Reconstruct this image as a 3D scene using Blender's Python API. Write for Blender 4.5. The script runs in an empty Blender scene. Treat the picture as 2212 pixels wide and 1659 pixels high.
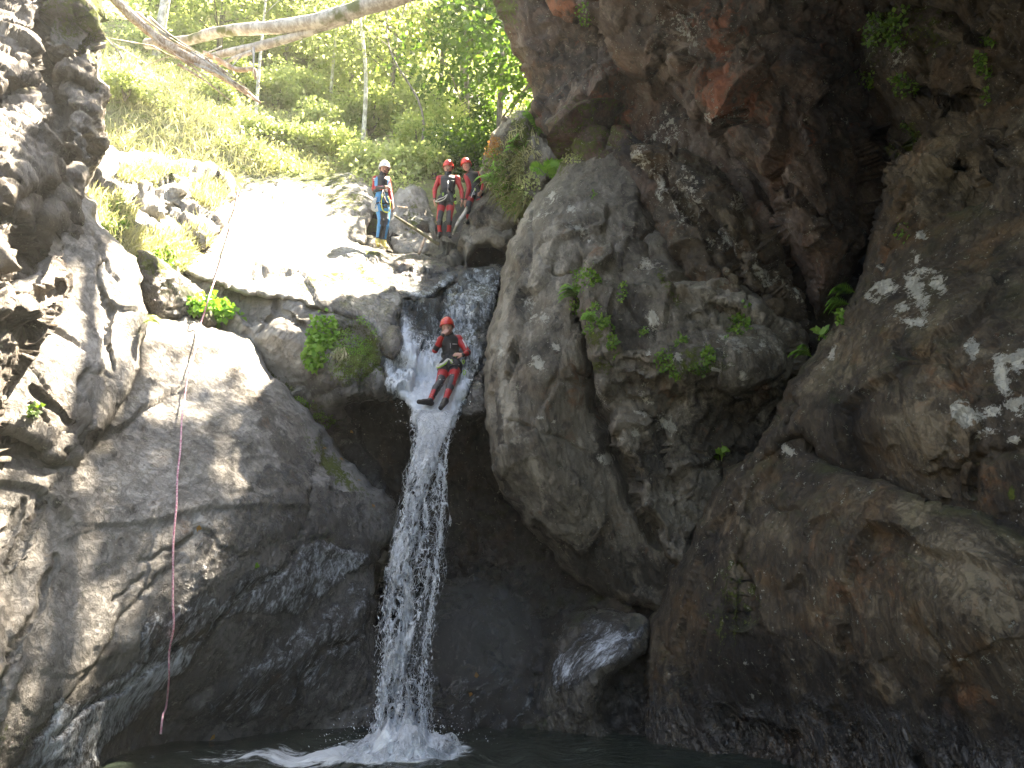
import bpy, bmesh, math, random
import numpy as np
from mathutils import Vector, Matrix
import openvdb

R = math.radians
random.seed(7)
rng = np.random.default_rng(11)
scene = bpy.context.scene
C = scene.collection

# ------------------------------------------------------------------ camera
PITCH = 16.0
CAM = np.array([0.0, 0.0, 1.5])
cd = bpy.data.cameras.new('camera'); cam = bpy.data.objects.new('camera', cd); C.objects.link(cam)
cam.location = CAM; cam.rotation_euler = (R(90 + PITCH), 0, 0)
cd.sensor_width = 36; cd.lens = 28; cd.clip_start = 0.05; cd.clip_end = 500
scene.camera = cam

# ------------------------------------------------------------------ light
SUN_TO = Vector((0.31, 0.24, 0.92)).normalized()
sun_el = math.asin(SUN_TO.z); sun_az = math.atan2(SUN_TO.x, SUN_TO.y)
ld = bpy.data.lights.new('sun', 'SUN'); ld.energy = 5.0; ld.angle = R(0.55); ld.color = (1.0, 0.95, 0.86)
sun = bpy.data.objects.new('sun', ld); C.objects.link(sun)
sun.rotation_euler = SUN_TO.to_track_quat('Z', 'Y').to_euler(); sun.location = (5, 0, 30)
w = bpy.data.worlds.new('World'); scene.world = w; w.use_nodes = True
nt = w.node_tree; nt.nodes.clear()
sky = nt.nodes.new('ShaderNodeTexSky'); sky.sky_type = 'NISHITA'; sky.sun_disc = False
sky.sun_elevation = sun_el; sky.sun_rotation = sun_az; sky.altitude = 900; sky.dust_density = 2.0; sky.ozone_density = 0.6
bg = nt.nodes.new('ShaderNodeBackground'); bg.inputs['Strength'].default_value = 0.056
wo = nt.nodes.new('ShaderNodeOutputWorld')
nt.links.new(sky.outputs[0], bg.inputs['Color']); nt.links.new(bg.outputs[0], wo.inputs['Surface'])
scene.view_settings.view_transform = 'Standard'; scene.view_settings.look = 'None'
scene.view_settings.exposure = 3.75; scene.view_settings.gamma = 1.0
scene.view_settings.use_white_balance = True; scene.view_settings.white_balance_temperature = 7700; scene.view_settings.white_balance_tint = 12
scene.render.engine = 'CYCLES'
cy = scene.cycles
cy.max_bounces = 7; cy.diffuse_bounces = 4; cy.glossy_bounces = 3; cy.transmission_bounces = 4; cy.transparent_max_bounces = 8
cy.sample_clamp_indirect = 4.0; cy.use_denoising = True; cy.caustics_reflective = False; cy.caustics_refractive = False

# ------------------------------------------------------------------ projection: pixel of a 2212x1659 view + forward distance -> point
FP = 28 / 36 * 2212.0
cp, sp = math.cos(R(PITCH)), math.sin(R(PITCH))
def P(u, v, Y):
    u = np.asarray(u, float); v = np.asarray(v, float); Y = np.asarray(Y, float)
    a = (u - 1106.0) / FP; b = (829.5 - v) / FP
    dy = cp - b * sp; k = Y / dy
    return np.stack([a * k, Y + 0 * k, CAM[2] + (sp + b * cp) * k], -1)
def V(u, v, Y): return Vector(P(u, v, Y))

# ------------------------------------------------------------------ noise
def _h(ix, iy, iz, s):
    h = (ix.astype(np.int64) * 374761393 + iy.astype(np.int64) * 668265263 + iz.astype(np.int64) * 2147483647 + s * 1274126177) & 0xffffffff
    h = ((h ^ (h >> 13)) * 1274126177) & 0xffffffff
    h = ((h ^ (h >> 16)) * 2246822519) & 0xffffffff
    h = h ^ (h >> 15)
    return (h & 0xffffff) / float(0xffffff)
def vnoise(p, s=0):
    i = np.floor(p).astype(np.int64); f = p - i; f = f * f * f * (f * (f * 6 - 15) + 10)
    x, y, z = i[..., 0], i[..., 1], i[..., 2]; r = 0
    for dx in (0, 1):
        wx = f[..., 0] if dx else 1 - f[..., 0]
        for dy in (0, 1):
            wy = f[..., 1] if dy else 1 - f[..., 1]
            for dz in (0, 1):
                wz = f[..., 2] if dz else 1 - f[..., 2]
                r = r + wx * wy * wz * _h(x + dx, y + dy, z + dz, s)
    return r * 2 - 1
def fbm(p, o=4, s=0, g=0.5):
    a, t, r = 1.0, 0.0, 0.0; q = np.array(p, float)
    for k in range(o):
        r = r + a * vnoise(q, s + k * 17); t += a; a *= g; q = q * 2.03 + 13.7
    return r / t
def ridged(p, o=4, s=0):
    a, t, r = 1.0, 0.0, 0.0; q = np.array(p, float)
    for k in range(o):
        r = r + a * (1 - np.abs(vnoise(q, s + k * 31)) * 2); t += a; a *= 0.5; q = q * 2.07 + 5.1
    return r / t
def facets(p, s=0, tilt=1.0):
    """fractured rock: every Voronoi cell is a tilted plane; also gives the distance to the cell edge"""
    i = np.floor(p).astype(np.int64); f = p - i
    b1 = np.full(p.shape[:-1], 9.0); b2 = b1.copy(); h = np.zeros_like(b1)
    for dx in (-1, 0, 1):
        for dy in (-1, 0, 1):
            for dz in (-1, 0, 1):
                x, y, z = i[..., 0] + dx, i[..., 1] + dy, i[..., 2] + dz
                vx = dx + _h(x, y, z, s) - f[..., 0]; vy = dy + _h(x, y, z, s + 1) - f[..., 1]; vz = dz + _h(x, y, z, s + 2) - f[..., 2]
                d = np.sqrt(vx * vx + vy * vy + vz * vz)
                g = (_h(x, y, z, s + 3) - .5) * vx + (_h(x, y, z, s + 4) - .5) * vy + (_h(x, y, z, s + 5) - .5) * vz
                hh = _h(x, y, z, s + 6) - 0.5 + g * 2 * tilt
                m = d < b1
                b2 = np.where(m, b1, np.minimum(b2, d)); h = np.where(m, hh, h); b1 = np.where(m, d, b1)
    return h, b2 - b1

# ------------------------------------------------------------------ mesh helpers
def link(o, parent=None):
    C.objects.link(o)
    if parent is not None: o.parent = parent
    return o
def mesh_np(name, verts, faces, mat=None, smooth=True, parent=None, mats=None, midx=None):
    """faces: (n,3) or (n,4) integer array"""
    me = bpy.data.meshes.new(name); verts = np.asarray(verts, np.float32); faces = np.asarray(faces, np.int32)
    n, k = faces.shape
    me.vertices.add(len(verts)); me.vertices.foreach_set('co', verts.ravel())
    me.loops.add(n * k); me.loops.foreach_set('vertex_index', faces.ravel())
    me.polygons.add(n); me.polygons.foreach_set('loop_start', np.arange(0, n * k, k, dtype=np.int32))
    me.polygons.foreach_set('loop_total', np.full(n, k, np.int32))
    if smooth: me.polygons.foreach_set('use_smooth', np.ones(n, bool))
    for m in (mats or ([mat] if mat else [])): me.materials.append(m)
    if midx is not None: me.polygons.foreach_set('material_index', np.asarray(midx, np.int32))
    me.update(calc_edges=True); me.validate(clean_customdata=False)
    return link(bpy.data.objects.new(name, me), parent)
def col_attr(o, name, arr):
    a = o.data.color_attributes.new(name, 'FLOAT_COLOR', 'POINT')
    b = np.ones((len(arr), 4), np.float32); b[:, :arr.shape[1]] = arr; a.data.foreach_set('color', b.ravel())
def tag(o, label=None, cat=None, group=None, kind=None):
    if label: o['label'] = label
    if cat: o['category'] = cat
    if group: o['group'] = group
    if kind: o['kind'] = kind
    return o
def empty(name, loc=(0, 0, 0), rot=(0, 0, 0)):
    o = bpy.data.objects.new(name, None); o.location = loc; o.rotation_euler = rot; o.empty_display_size = .2
    return link(o)
def tube_arrays(pts, rad, seg=8, cap=True):
    pts = np.asarray(pts, float); n = len(pts); rad = np.broadcast_to(np.asarray(rad, float), (n,))
    t = np.gradient(pts, axis=0); t /= np.linalg.norm(t, axis=1)[:, None] + 1e-9
    up = np.array([0.13, 0.21, 0.97]); 
    if abs(t[0] @ up) > .9: up = np.array([0.9, 0.2, 0.1])
    vs = []; a = np.cross(t[0], up); a /= np.linalg.norm(a)
    ang = np.linspace(0, 2 * math.pi, seg, endpoint=False)
    for k in range(n):
        a = a - t[k] * (a @ t[k]); a /= np.linalg.norm(a) + 1e-9; b = np.cross(t[k], a)
        vs.append(pts[k] + rad[k] * (np.cos(ang)[:, None] * a + np.sin(ang)[:, None] * b))
    v = np.concatenate(vs); f = []
    for k in range(n - 1):
        for j in range(seg):
            j2 = (j + 1) % seg; f.append((k * seg + j, k * seg + j2, (k + 1) * seg + j2, (k + 1) * seg + j))
    if cap:
        c0 = len(v); v = np.concatenate([v, pts[:1], pts[-1:]])
        for j in range(seg):
            j2 = (j + 1) % seg; f.append((j2, j, c0, c0)); f.append(((n - 1) * seg + j, (n - 1) * seg + j2, c0 + 1, c0 + 1))
    return v, f
def merge_arrays(parts):
    vs, fs, o = [], [], 0
    for v, f in parts:
        vs.append(np.asarray(v, float)); fs += [tuple(i + o for i in q) for q in f]; o += len(v)
    return np.concatenate(vs), fs
def attach(parts):
    """grow tubes out of the first one: the start cap of each is welded to its nearest vertex"""
    vs, fs = [parts[0][0]], list(parts[0][1]); o = len(parts[0][0]); base = np.asarray(parts[0][0])
    for v, f in parts[1:]:
        c0 = len(v) - 2; t = int(np.argmin(np.linalg.norm(base - v[c0], axis=1)))
        fs += [tuple(t if i == c0 else i + o for i in q) for q in f]; vs.append(v); o += len(v)
    return np.concatenate(vs), fs
def mesh_py(name, v, f, mat=None, parent=None, smooth=True):
    me = bpy.data.meshes.new(name)
    ff = []
    for q in f:
        r = []
        for i in q:
            if i not in r: r.append(i)
        if len(r) > 2: ff.append(r)
    me.from_pydata([tuple(x) for x in v], [], ff)
    if mat: me.materials.append(mat)
    for p in me.polygons: p.use_smooth = smooth
    me.update()
    return link(bpy.data.objects.new(name, me), parent)
def tube(name, pts, rad, mat, parent=None, seg=8):
    v, f = tube_arrays(pts, rad, seg); return mesh_py(name, v, f, mat, parent)
def spline(pts, n=40):
    """Catmull-Rom through the points"""
    p = np.asarray(pts, float); q = np.vstack([2 * p[0] - p[1], p, 2 * p[-1] - p[-2]]); out = []
    m = len(p) - 1
    for t in np.linspace(0, m, n):
        k = min(int(t), m - 1); s = t - k; a, b, c, d = q[k:k + 4]
        out.append(.5 * (2 * b + (c - a) * s + (2 * a - 5 * b + 4 * c - d) * s * s + (3 * b - a - 3 * c + d) * s ** 3))
    return np.array(out)
# ------------------------------------------------------------------ materials
class NT:
    def __init__(s, name):
        s.m = bpy.data.materials.new(name); s.m.use_nodes = True; s.t = s.m.node_tree; s.t.nodes.clear()
        s.out = s.n('ShaderNodeOutputMaterial')
    def n(s, t, **k):
        x = s.t.nodes.new(t)
        for a, b in k.items(): setattr(x, a, b)
        return x
    def l(s, a, b): s.t.links.new(a, b)
    def setin(s, node, key, val):
        i = node.inputs[key]
        if hasattr(val, 'is_linked') or isinstance(val, bpy.types.NodeSocket): s.l(val, i)
        else: i.default_value = val
    def noise(s, vec, scale, detail=4, rough=.55, dist=0.0):
        x = s.n('ShaderNodeTexNoise'); x.inputs['Scale'].default_value = scale; x.inputs['Detail'].default_value = detail
        x.inputs['Roughness'].default_value = rough; x.inputs['Distortion'].default_value = dist; s.l(vec, x.inputs['Vector']); return x.outputs['Fac']
    def voro(s, vec, scale, feat='F1', rnd=1.0):
        x = s.n('ShaderNodeTexVoronoi', feature=feat); x.inputs['Scale'].default_value = scale; x.inputs['Randomness'].default_value = rnd
        s.l(vec, x.inputs['Vector']); return x.outputs['Distance']
    def mapr(s, val, a, b, c=0.0, d=1.0, smooth=False):
        x = s.n('ShaderNodeMapRange'); x.interpolation_type = 'SMOOTHSTEP' if smooth else 'LINEAR'
        s.l(val, x.inputs[0])
        for k, y in zip((1, 2, 3, 4), (a, b, c, d)): x.inputs[k].default_value = y
        return x.outputs[0]
    def math(s, op, a, b=None, clamp=False):
        x = s.n('ShaderNodeMath', operation=op); x.use_clamp = clamp; s.setin(x, 0, a)
        if b is not None: s.setin(x, 1, b)
        return x.outputs[0]
    def mix(s, f, a, b, mode='MIX'):
        x = s.n('ShaderNodeMix', data_type='RGBA', blend_type=mode)
        s.setin(x, 0, f)
        for k, y in ((6, a), (7, b)):
            if isinstance(y, (tuple, list)): x.inputs[k].default_value = (*y[:3], 1)
            else: s.l(y, x.inputs[k])
        return x.outputs[2]
    def mapping(s, vec, rot=(0, 0, 0), scale=(1, 1, 1)):
        x = s.n('ShaderNodeMapping', vector_type='TEXTURE'); x.inputs['Rotation'].default_value = rot; x.inputs['Scale'].default_value = tuple(1 / k for k in scale)
        s.l(vec, x.inputs[0]); return x.outputs[0]
    def bsdf(s, color, rough=.6, normal=None, **k):
        x = s.n('ShaderNodeBsdfPrincipled')
        if isinstance(color, (tuple, list)): x.inputs['Base Color'].default_value = (*color[:3], 1)
        else: s.l(color, x.inputs['Base Color'])
        s.setin(x, 'Roughness', rough)
        if normal is not None: s.l(normal, x.inputs['Normal'])
        for a, b in k.items(): s.setin(x, a.replace('_', ' '), b)
        return x
    def bump(s, h, strength=.5, dist=.02, prev=None):
        x = s.n('ShaderNodeBump'); x.inputs['Distance'].default_value = dist; s.setin(x, 'Strength', strength); s.l(h, x.inputs['Height'])
        if prev is not None: s.l(prev, x.inputs['Normal'])
        return x.outputs[0]

def rock_mat(name, dark=(.045, .039, .031), mid=(.165, .147, .115), light=(.36, .33, .27), streak=(0.1, -0.3, 0), rustc=((.08, .035, .016), (.26, .125, .05)), pits=.5, speck=.35, autorust=0., automoss=.25, gloss=.65, warm=(.20, .13, .07), warmf=.3):
    s = NT(name); pos = s.n('ShaderNodeNewGeometry').outputs['Position']
    at = s.n('ShaderNodeAttribute', attribute_name='ma'); sep = s.n('ShaderNodeSeparateColor'); s.l(at.outputs['Color'], sep.inputs[0])
    moss, lichen, wet = sep.outputs[0], sep.outputs[1], sep.outputs[2]
    at2 = s.n('ShaderNodeAttribute', attribute_name='mb'); sep2 = s.n('ShaderNodeSeparateColor'); s.l(at2.outputs['Color'], sep2.inputs[0])
    rust, stain, pale = sep2.outputs[0], sep2.outputs[1], sep2.outputs[2]
    st = s.mapping(pos, streak, (1.0, 1.0, .18))
    rg_ = s.n('ShaderNodeTexNoise', noise_type='RIDGED_MULTIFRACTAL'); rg_.inputs['Scale'].default_value = 5; rg_.inputs['Detail'].default_value = 6; rg_.inputs['Roughness'].default_value = .6; rg_.inputs['Distortion'].default_value = .4; s.l(st, rg_.inputs['Vector']); rgd = rg_.outputs['Fac']
    n1 = s.noise(pos, .9, 5, .6, .4); n2 = s.noise(st, 3.2, 6, .65, .6); n3 = s.noise(pos, 14, 5, .7); n4 = s.noise(pos, 55, 3, .7)
    t = s.math('ADD', s.math('MULTIPLY', n1, .45), s.math('ADD', s.math('MULTIPLY', n2, .35), s.math('MULTIPLY', n3, .2)))
    c = s.mix(s.mapr(t, .39, .50, smooth=True), dark, mid); c = s.mix(s.mapr(t, .50, .62, smooth=True), c, light)
    c = s.mix(s.mapr(rgd, .9, 1.9, 0, .45), c, tuple(x * .6 for x in dark)); c = s.mix(s.mapr(s.noise(s.mapping(pos, (0, 0, 0), (1, 1, .12)), 2.6, 5, .7), .52, .66, 0, .55, True), c, tuple(x * .7 for x in dark))
    wn = s.mapr(s.noise(pos, 1.3, 4, .6, .8), .5, .68, 0, warmf, True); c = s.mix(wn, c, warm)
    c = s.mix(s.mapr(n4, .35, .7, .0, .35), c, tuple(x * .45 for x in mid))
    # small pale specks and dark pits
    sp_ = s.math('MULTIPLY', s.mapr(s.voro(pos, 17), .17, .13), s.mapr(s.noise(pos, 2.6, 3), .5, .6)); c = s.mix(s.math('MULTIPLY', sp_, speck), c, (.5, .48, .42))
    stp = s.mapping(pos, (0.3, 0.5, 0.2), (1, 1, .5))
    pt = s.math('MULTIPLY', s.mapr(s.voro(stp, 6), .30, .24), s.mapr(s.noise(pos, 1.3, 3), .48, .56)); c = s.mix(s.math('MULTIPLY', pt, pits), c, tuple(x * .4 for x in dark))
    edge = s.math('MULTIPLY', s.math('SUBTRACT', s.noise(pos, 3.5, 6, .72, .5), .5), 2.6)
    edgef = s.math('MULTIPLY', s.math('SUBTRACT', s.noise(pos, 9, 6, .82, .3), .5), 4.2)
    pl = s.mapr(s.math('ADD', pale, edge), .35, .75, 0, .75, True); c = s.mix(pl, c, light)
    sn = s.mapr(s.math('ADD', stain, edge), .35, .8, 0, .85, True); c = s.mix(sn, c, tuple(x * .45 for x in dark))  # dark stains, and shade painted under overhangs
    ru = s.mapr(s.math('ADD', rust, s.math('MULTIPLY', edge, 1.4)), .30, 1.1, 0, .8, True); c = s.mix(ru, c, s.mix(n3, rustc[0], rustc[1]))
    mo = s.mapr(s.math('ADD', moss, edgef), .4, .7, 0, 1, True)
    geo = s.n('ShaderNodeNewGeometry'); nz = s.n('ShaderNodeSeparateXYZ'); s.l(geo.outputs['Normal'], nz.inputs[0])
    am = s.math('MULTIPLY', s.mapr(nz.outputs['Z'], .25, .8), s.mapr(s.noise(pos, 1.9, 5, .65), .47, .62)); mo2 = s.math('MAXIMUM', mo, s.math('MULTIPLY', am, automoss))
    mc = s.mix(s.noise(pos, 9, 4), (.035, .055, .008), (.14, .17, .02)); c = s.mix(mo2, c, mc)
    li = s.mapr(s.math('ADD', lichen, edgef), .52, .6, 0, 1); c = s.mix(li, c, s.mix(n3, (.33, .32, .26), (.56, .54, .47)))
    wf = s.mapr(s.math('ADD', wet, s.math('MULTIPLY', edge, .7)), .3, .7, 0, 1, True)
    c = s.mix(wf, c, s.mix(.58, c, (.014, .013, .012)))
    rg = s.mapr(n3, .3, .7, gloss + .05, gloss + .2); rg = s.mix(wf, rg, s.mapr(n2, .35, .65, .06, .26)); rg = s.mix(mo2, rg, (.95,) * 3)
    A = lambda v, k: s.math('MULTIPLY', v, k)
    wb = s.noise(s.mapping(pos, streak, (1, 1, .35)), 16, 3, .6, .6)
    vf = s.voro(s.mapping(pos, streak, (1, 1.6, .8)), 9); n5 = s.noise(st, 7, 6, .7, .5); cr = s.mapr(s.math('ABSOLUTE', s.math('SUBTRACT', n5, .5)), 0, .035)
    hgt = s.math('ADD', A(n5, .035), A(n3, .022)); hgt = s.math('SUBTRACT', hgt, A(rgd, .016)); hgt = s.math('ADD', hgt, A(vf, .03)); hgt = s.math('ADD', hgt, A(n4, .010)); hgt = s.math('ADD', hgt, A(cr, .014)); hgt = s.math('SUBTRACT', hgt, A(pt, .012))
    hgt = s.math('ADD', hgt, s.math('MULTIPLY', mo2, s.math('ADD', .015, A(n4, .03)))); hgt = s.math('ADD', hgt, A(li, .005)); hgt = s.math('ADD', hgt, A(s.math('MULTIPLY', wb, wf), .05))
    b = s.bump(hgt, .9, 1.0)
    x = s.bsdf(c, rg, b); s.l(s.mapr(wf, 0, 1, .5, 1.0), x.inputs['Specular IOR Level'])
    s.l(x.outputs[0], s.out.inputs[0]); return s.m

def leaf_mat(name, cols, trans=.45, rough=.5):
    s = NT(name); g = s.n('ShaderNodeNewGeometry'); r = g.outputs['Random Per Island']
    cr = s.n('ShaderNodeValToRGB'); s.l(r, cr.inputs[0]); e = cr.color_ramp.elements
    e[0].position = 0; e[0].color = (*cols[0], 1); e[1].position = 1; e[1].color = (*cols[-1], 1)
    for k, c in enumerate(cols[1:-1]):
        q = e.new((k + 1) / (len(cols) - 1)); q.color = (*c, 1)
    c = s.mix(s.mapr(s.noise(g.outputs['Position'], .6, 3), .3, .7, 0, .5), cr.outputs[0], tuple(x * .55 for x in cols[len(cols) // 2]))
    d = s.bsdf(c, rough); d.inputs['Specular IOR Level'].default_value = .35
    t = s.n('ShaderNodeBsdfTranslucent'); s.l(s.mix(1.0, c, (1.2, 1.3, .75), 'MULTIPLY'), t.inputs[0])
    m = s.n('ShaderNodeMixShader'); m.inputs[0].default_value = trans; s.l(d.outputs[0], m.inputs[1]); s.l(t.outputs[0], m.inputs[2])
    s.l(m.outputs[0], s.out.inputs[0]); return s.m
def simple_mat(name, col, rough=.5, var=.25, scale=20, bump=.15, metallic=0., coat=0.):
    s = NT(name); pos = s.n('ShaderNodeTexCoord').outputs['Object']; n = s.noise(pos, scale, 4)
    c = s.mix(s.mapr(n, .3, .7), tuple(x * (1 - var) for x in col), tuple(min(1, x * (1 + var)) for x in col))
    x = s.bsdf(c, s.mapr(n, .3, .7, max(.05, rough - .08), rough + .08), s.bump(n, bump, .01)); x.inputs['Metallic'].default_value = metallic
    x.inputs['Coat Weight'].default_value = coat
    s.l(x.outputs[0], s.out.inputs[0]); return s.m
def bark_mat(name, a, b, scale=6, stretch=.25, moss=0.):
    s = NT(name); pos = s.n('ShaderNodeNewGeometry').outputs['Position']
    n = s.noise(s.mapping(pos, (0, 0, 0), (1, 1, stretch)), scale * 3, 5, .7); n2 = s.noise(pos, scale, 4)
    c = s.mix(s.mapr(s.math('ADD', s.math('MULTIPLY', n, .6), s.math('MULTIPLY', n2, .4)), .42, .6, smooth=True), a, b)
    if moss: c = s.mix(s.math('MULTIPLY', s.mapr(s.noise(pos, 2.2, 4), .55, .65), moss), c, (.1, .12, .02))
    x = s.bsdf(c, .8, s.bump(n, .7, .02)); s.l(x.outputs[0], s.out.inputs[0]); return s.m

M = {}
M['grey'] = rock_mat('grey_gneiss')
M['slab'] = rock_mat('pale_slab_rock', dark=(.13, .122, .11), mid=(.30, .285, .262), light=(.45, .43, .40), streak=(.1, .72, 0), pits=.55, speck=.6, automoss=.1, warmf=.22)
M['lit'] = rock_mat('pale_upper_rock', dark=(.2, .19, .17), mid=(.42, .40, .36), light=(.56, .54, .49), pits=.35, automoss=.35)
M['brown'] = rock_mat('brown_gneiss', streak=(.1, -.55, 0), dark=(.017, .012, .008), mid=(.066, .049, .030), light=(.20, .16, .105), warm=(.125, .070, .027), warmf=.7, pits=.6, automoss=.25, speck=.5)
M['red'] = rock_mat('red_stained_gneiss', streak=(.1, -.55, 0), rustc=((.13, .035, .018), (.40, .12, .045)), dark=(.022, .017, .015), mid=(.088, .058, .040), light=(.23, .175, .135), warm=(.13, .058, .025), warmf=.7, pits=.4, automoss=.2, speck=.5)
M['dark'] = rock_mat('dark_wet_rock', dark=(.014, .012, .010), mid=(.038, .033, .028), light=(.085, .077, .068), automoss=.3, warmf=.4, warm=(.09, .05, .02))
M['jag'] = rock_mat('jagged_schist', dark=(.055, .045, .038), mid=(.19, .165, .14), light=(.34, .31, .27), pits=.2, automoss=.3, warmf=.2)
# ------------------------------------------------------------------ rock builder
def tps(ctrl, u, v):
    c = np.asarray(ctrl, float); x = c[:, :2] / 500.0; n = len(c)
    def K(r2): return np.where(r2 > 0, .5 * r2 * np.log(np.maximum(r2, 1e-12)), 0)
    d = ((x[:, None] - x[None]) ** 2).sum(-1); A = np.zeros((n + 3, n + 3)); A[:n, :n] = K(d) + np.eye(n) * .002
    A[:n, n] = 1; A[:n, n + 1:] = x; A[n, :n] = 1; A[n + 1:, :n] = x.T
    wgt = np.linalg.solve(A + np.eye(n + 3) * 1e-9, np.concatenate([c[:, 2], [0, 0, 0]]))
    q = np.stack([u, v], -1) / 500.0; r = wgt[n] + q @ wgt[n + 1:]
    for k in range(n): r = r + wgt[k] * K(((q - x[k]) ** 2).sum(-1))
    return r
def rough_poly(poly, amp, it=4, seed=0):
    g = np.random.default_rng(seed); p = np.asarray(poly, float)
    for k in range(it):
        q = np.roll(p, -1, 0); d = q - p; L = np.linalg.norm(d, axis=1)
        nrm = np.stack([-d[:, 1], d[:, 0]], -1) / (L[:, None] + 1e-9)
        off = np.where(L > 11, g.normal(0, 1, len(p)) * np.minimum(L * .09, amp / (1.3 ** k)), 0)
        m = (p + q) / 2 + nrm * off[:, None]
        keep = L > 11
        out = []
        for i in range(len(p)):
            out.append(p[i]); 
            if keep[i]: out.append(m[i])
        p = np.array(out)
    return p
def _win(us, vs, ax, ay, bx, by, cap):
    i0, i1 = np.searchsorted(us, [min(ax, bx) - cap, max(ax, bx) + cap]); j0, j1 = np.searchsorted(vs, [min(ay, by) - cap, max(ay, by) + cap])
    return slice(j0, j1), slice(i0, i1)
def poly_dist(poly, us, vs, cap=110.0):
    """signed distance (inside > 0, capped) and nearest boundary point on the regular grid us x vs"""
    U, W = np.meshgrid(us, vs); best = np.full(U.shape, cap * cap); nx = np.stack([U, W], -1); ins = np.zeros(U.shape, bool)
    for (ax, ay), (bx, by) in zip(poly, np.roll(poly, -1, 0)):
        sl = _win(us, vs, ax, ay, bx, by, cap); u, v = U[sl], W[sl]
        if u.size:
            dx, dy = bx - ax, by - ay; L2 = dx * dx + dy * dy + 1e-12
            t = np.clip(((u - ax) * dx + (v - ay) * dy) / L2, 0, 1); cx = ax + t * dx; cy_ = ay + t * dy
            d = (u - cx) ** 2 + (v - cy_) ** 2; m = d < best[sl]
            best[sl] = np.where(m, d, best[sl]); nx[sl][m] = np.stack([cx, cy_], -1)[m]
        j0, j1 = np.searchsorted(vs, [min(ay, by), max(ay, by)])
        if j1 > j0:
            vv = vs[j0:j1]; xc = ax + (bx - ax) * (vv - ay) / (by - ay); ins[j0:j1] ^= us[None, :] < xc[:, None]
    d = np.sqrt(best); return np.where(ins, d, -d), nx
def line_dist(line, us, vs, cap=60.0):
    U, W = np.meshgrid(us, vs); best = np.full(U.shape, 1e9); side = np.zeros(U.shape); l = np.asarray(line, float)
    for (ax, ay), (bx, by) in zip(l[:-1], l[1:]):
        sl = _win(us, vs, ax, ay, bx, by, cap); u, v = U[sl], W[sl]
        if not u.size: continue
        dx, dy = bx - ax, by - ay; L2 = dx * dx + dy * dy + 1e-12
        t = np.clip(((u - ax) * dx + (v - ay) * dy) / L2, 0, 1); d = (u - ax - t * dx) ** 2 + (v - ay - t * dy) ** 2
        m = d < best[sl]; best[sl] = np.where(m, d, best[sl]); side[sl] = np.where(m, np.sign(dx * (v - ay) - dy * (u - ax)), side[sl])
    return np.sqrt(best), side
SURF = {}
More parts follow.
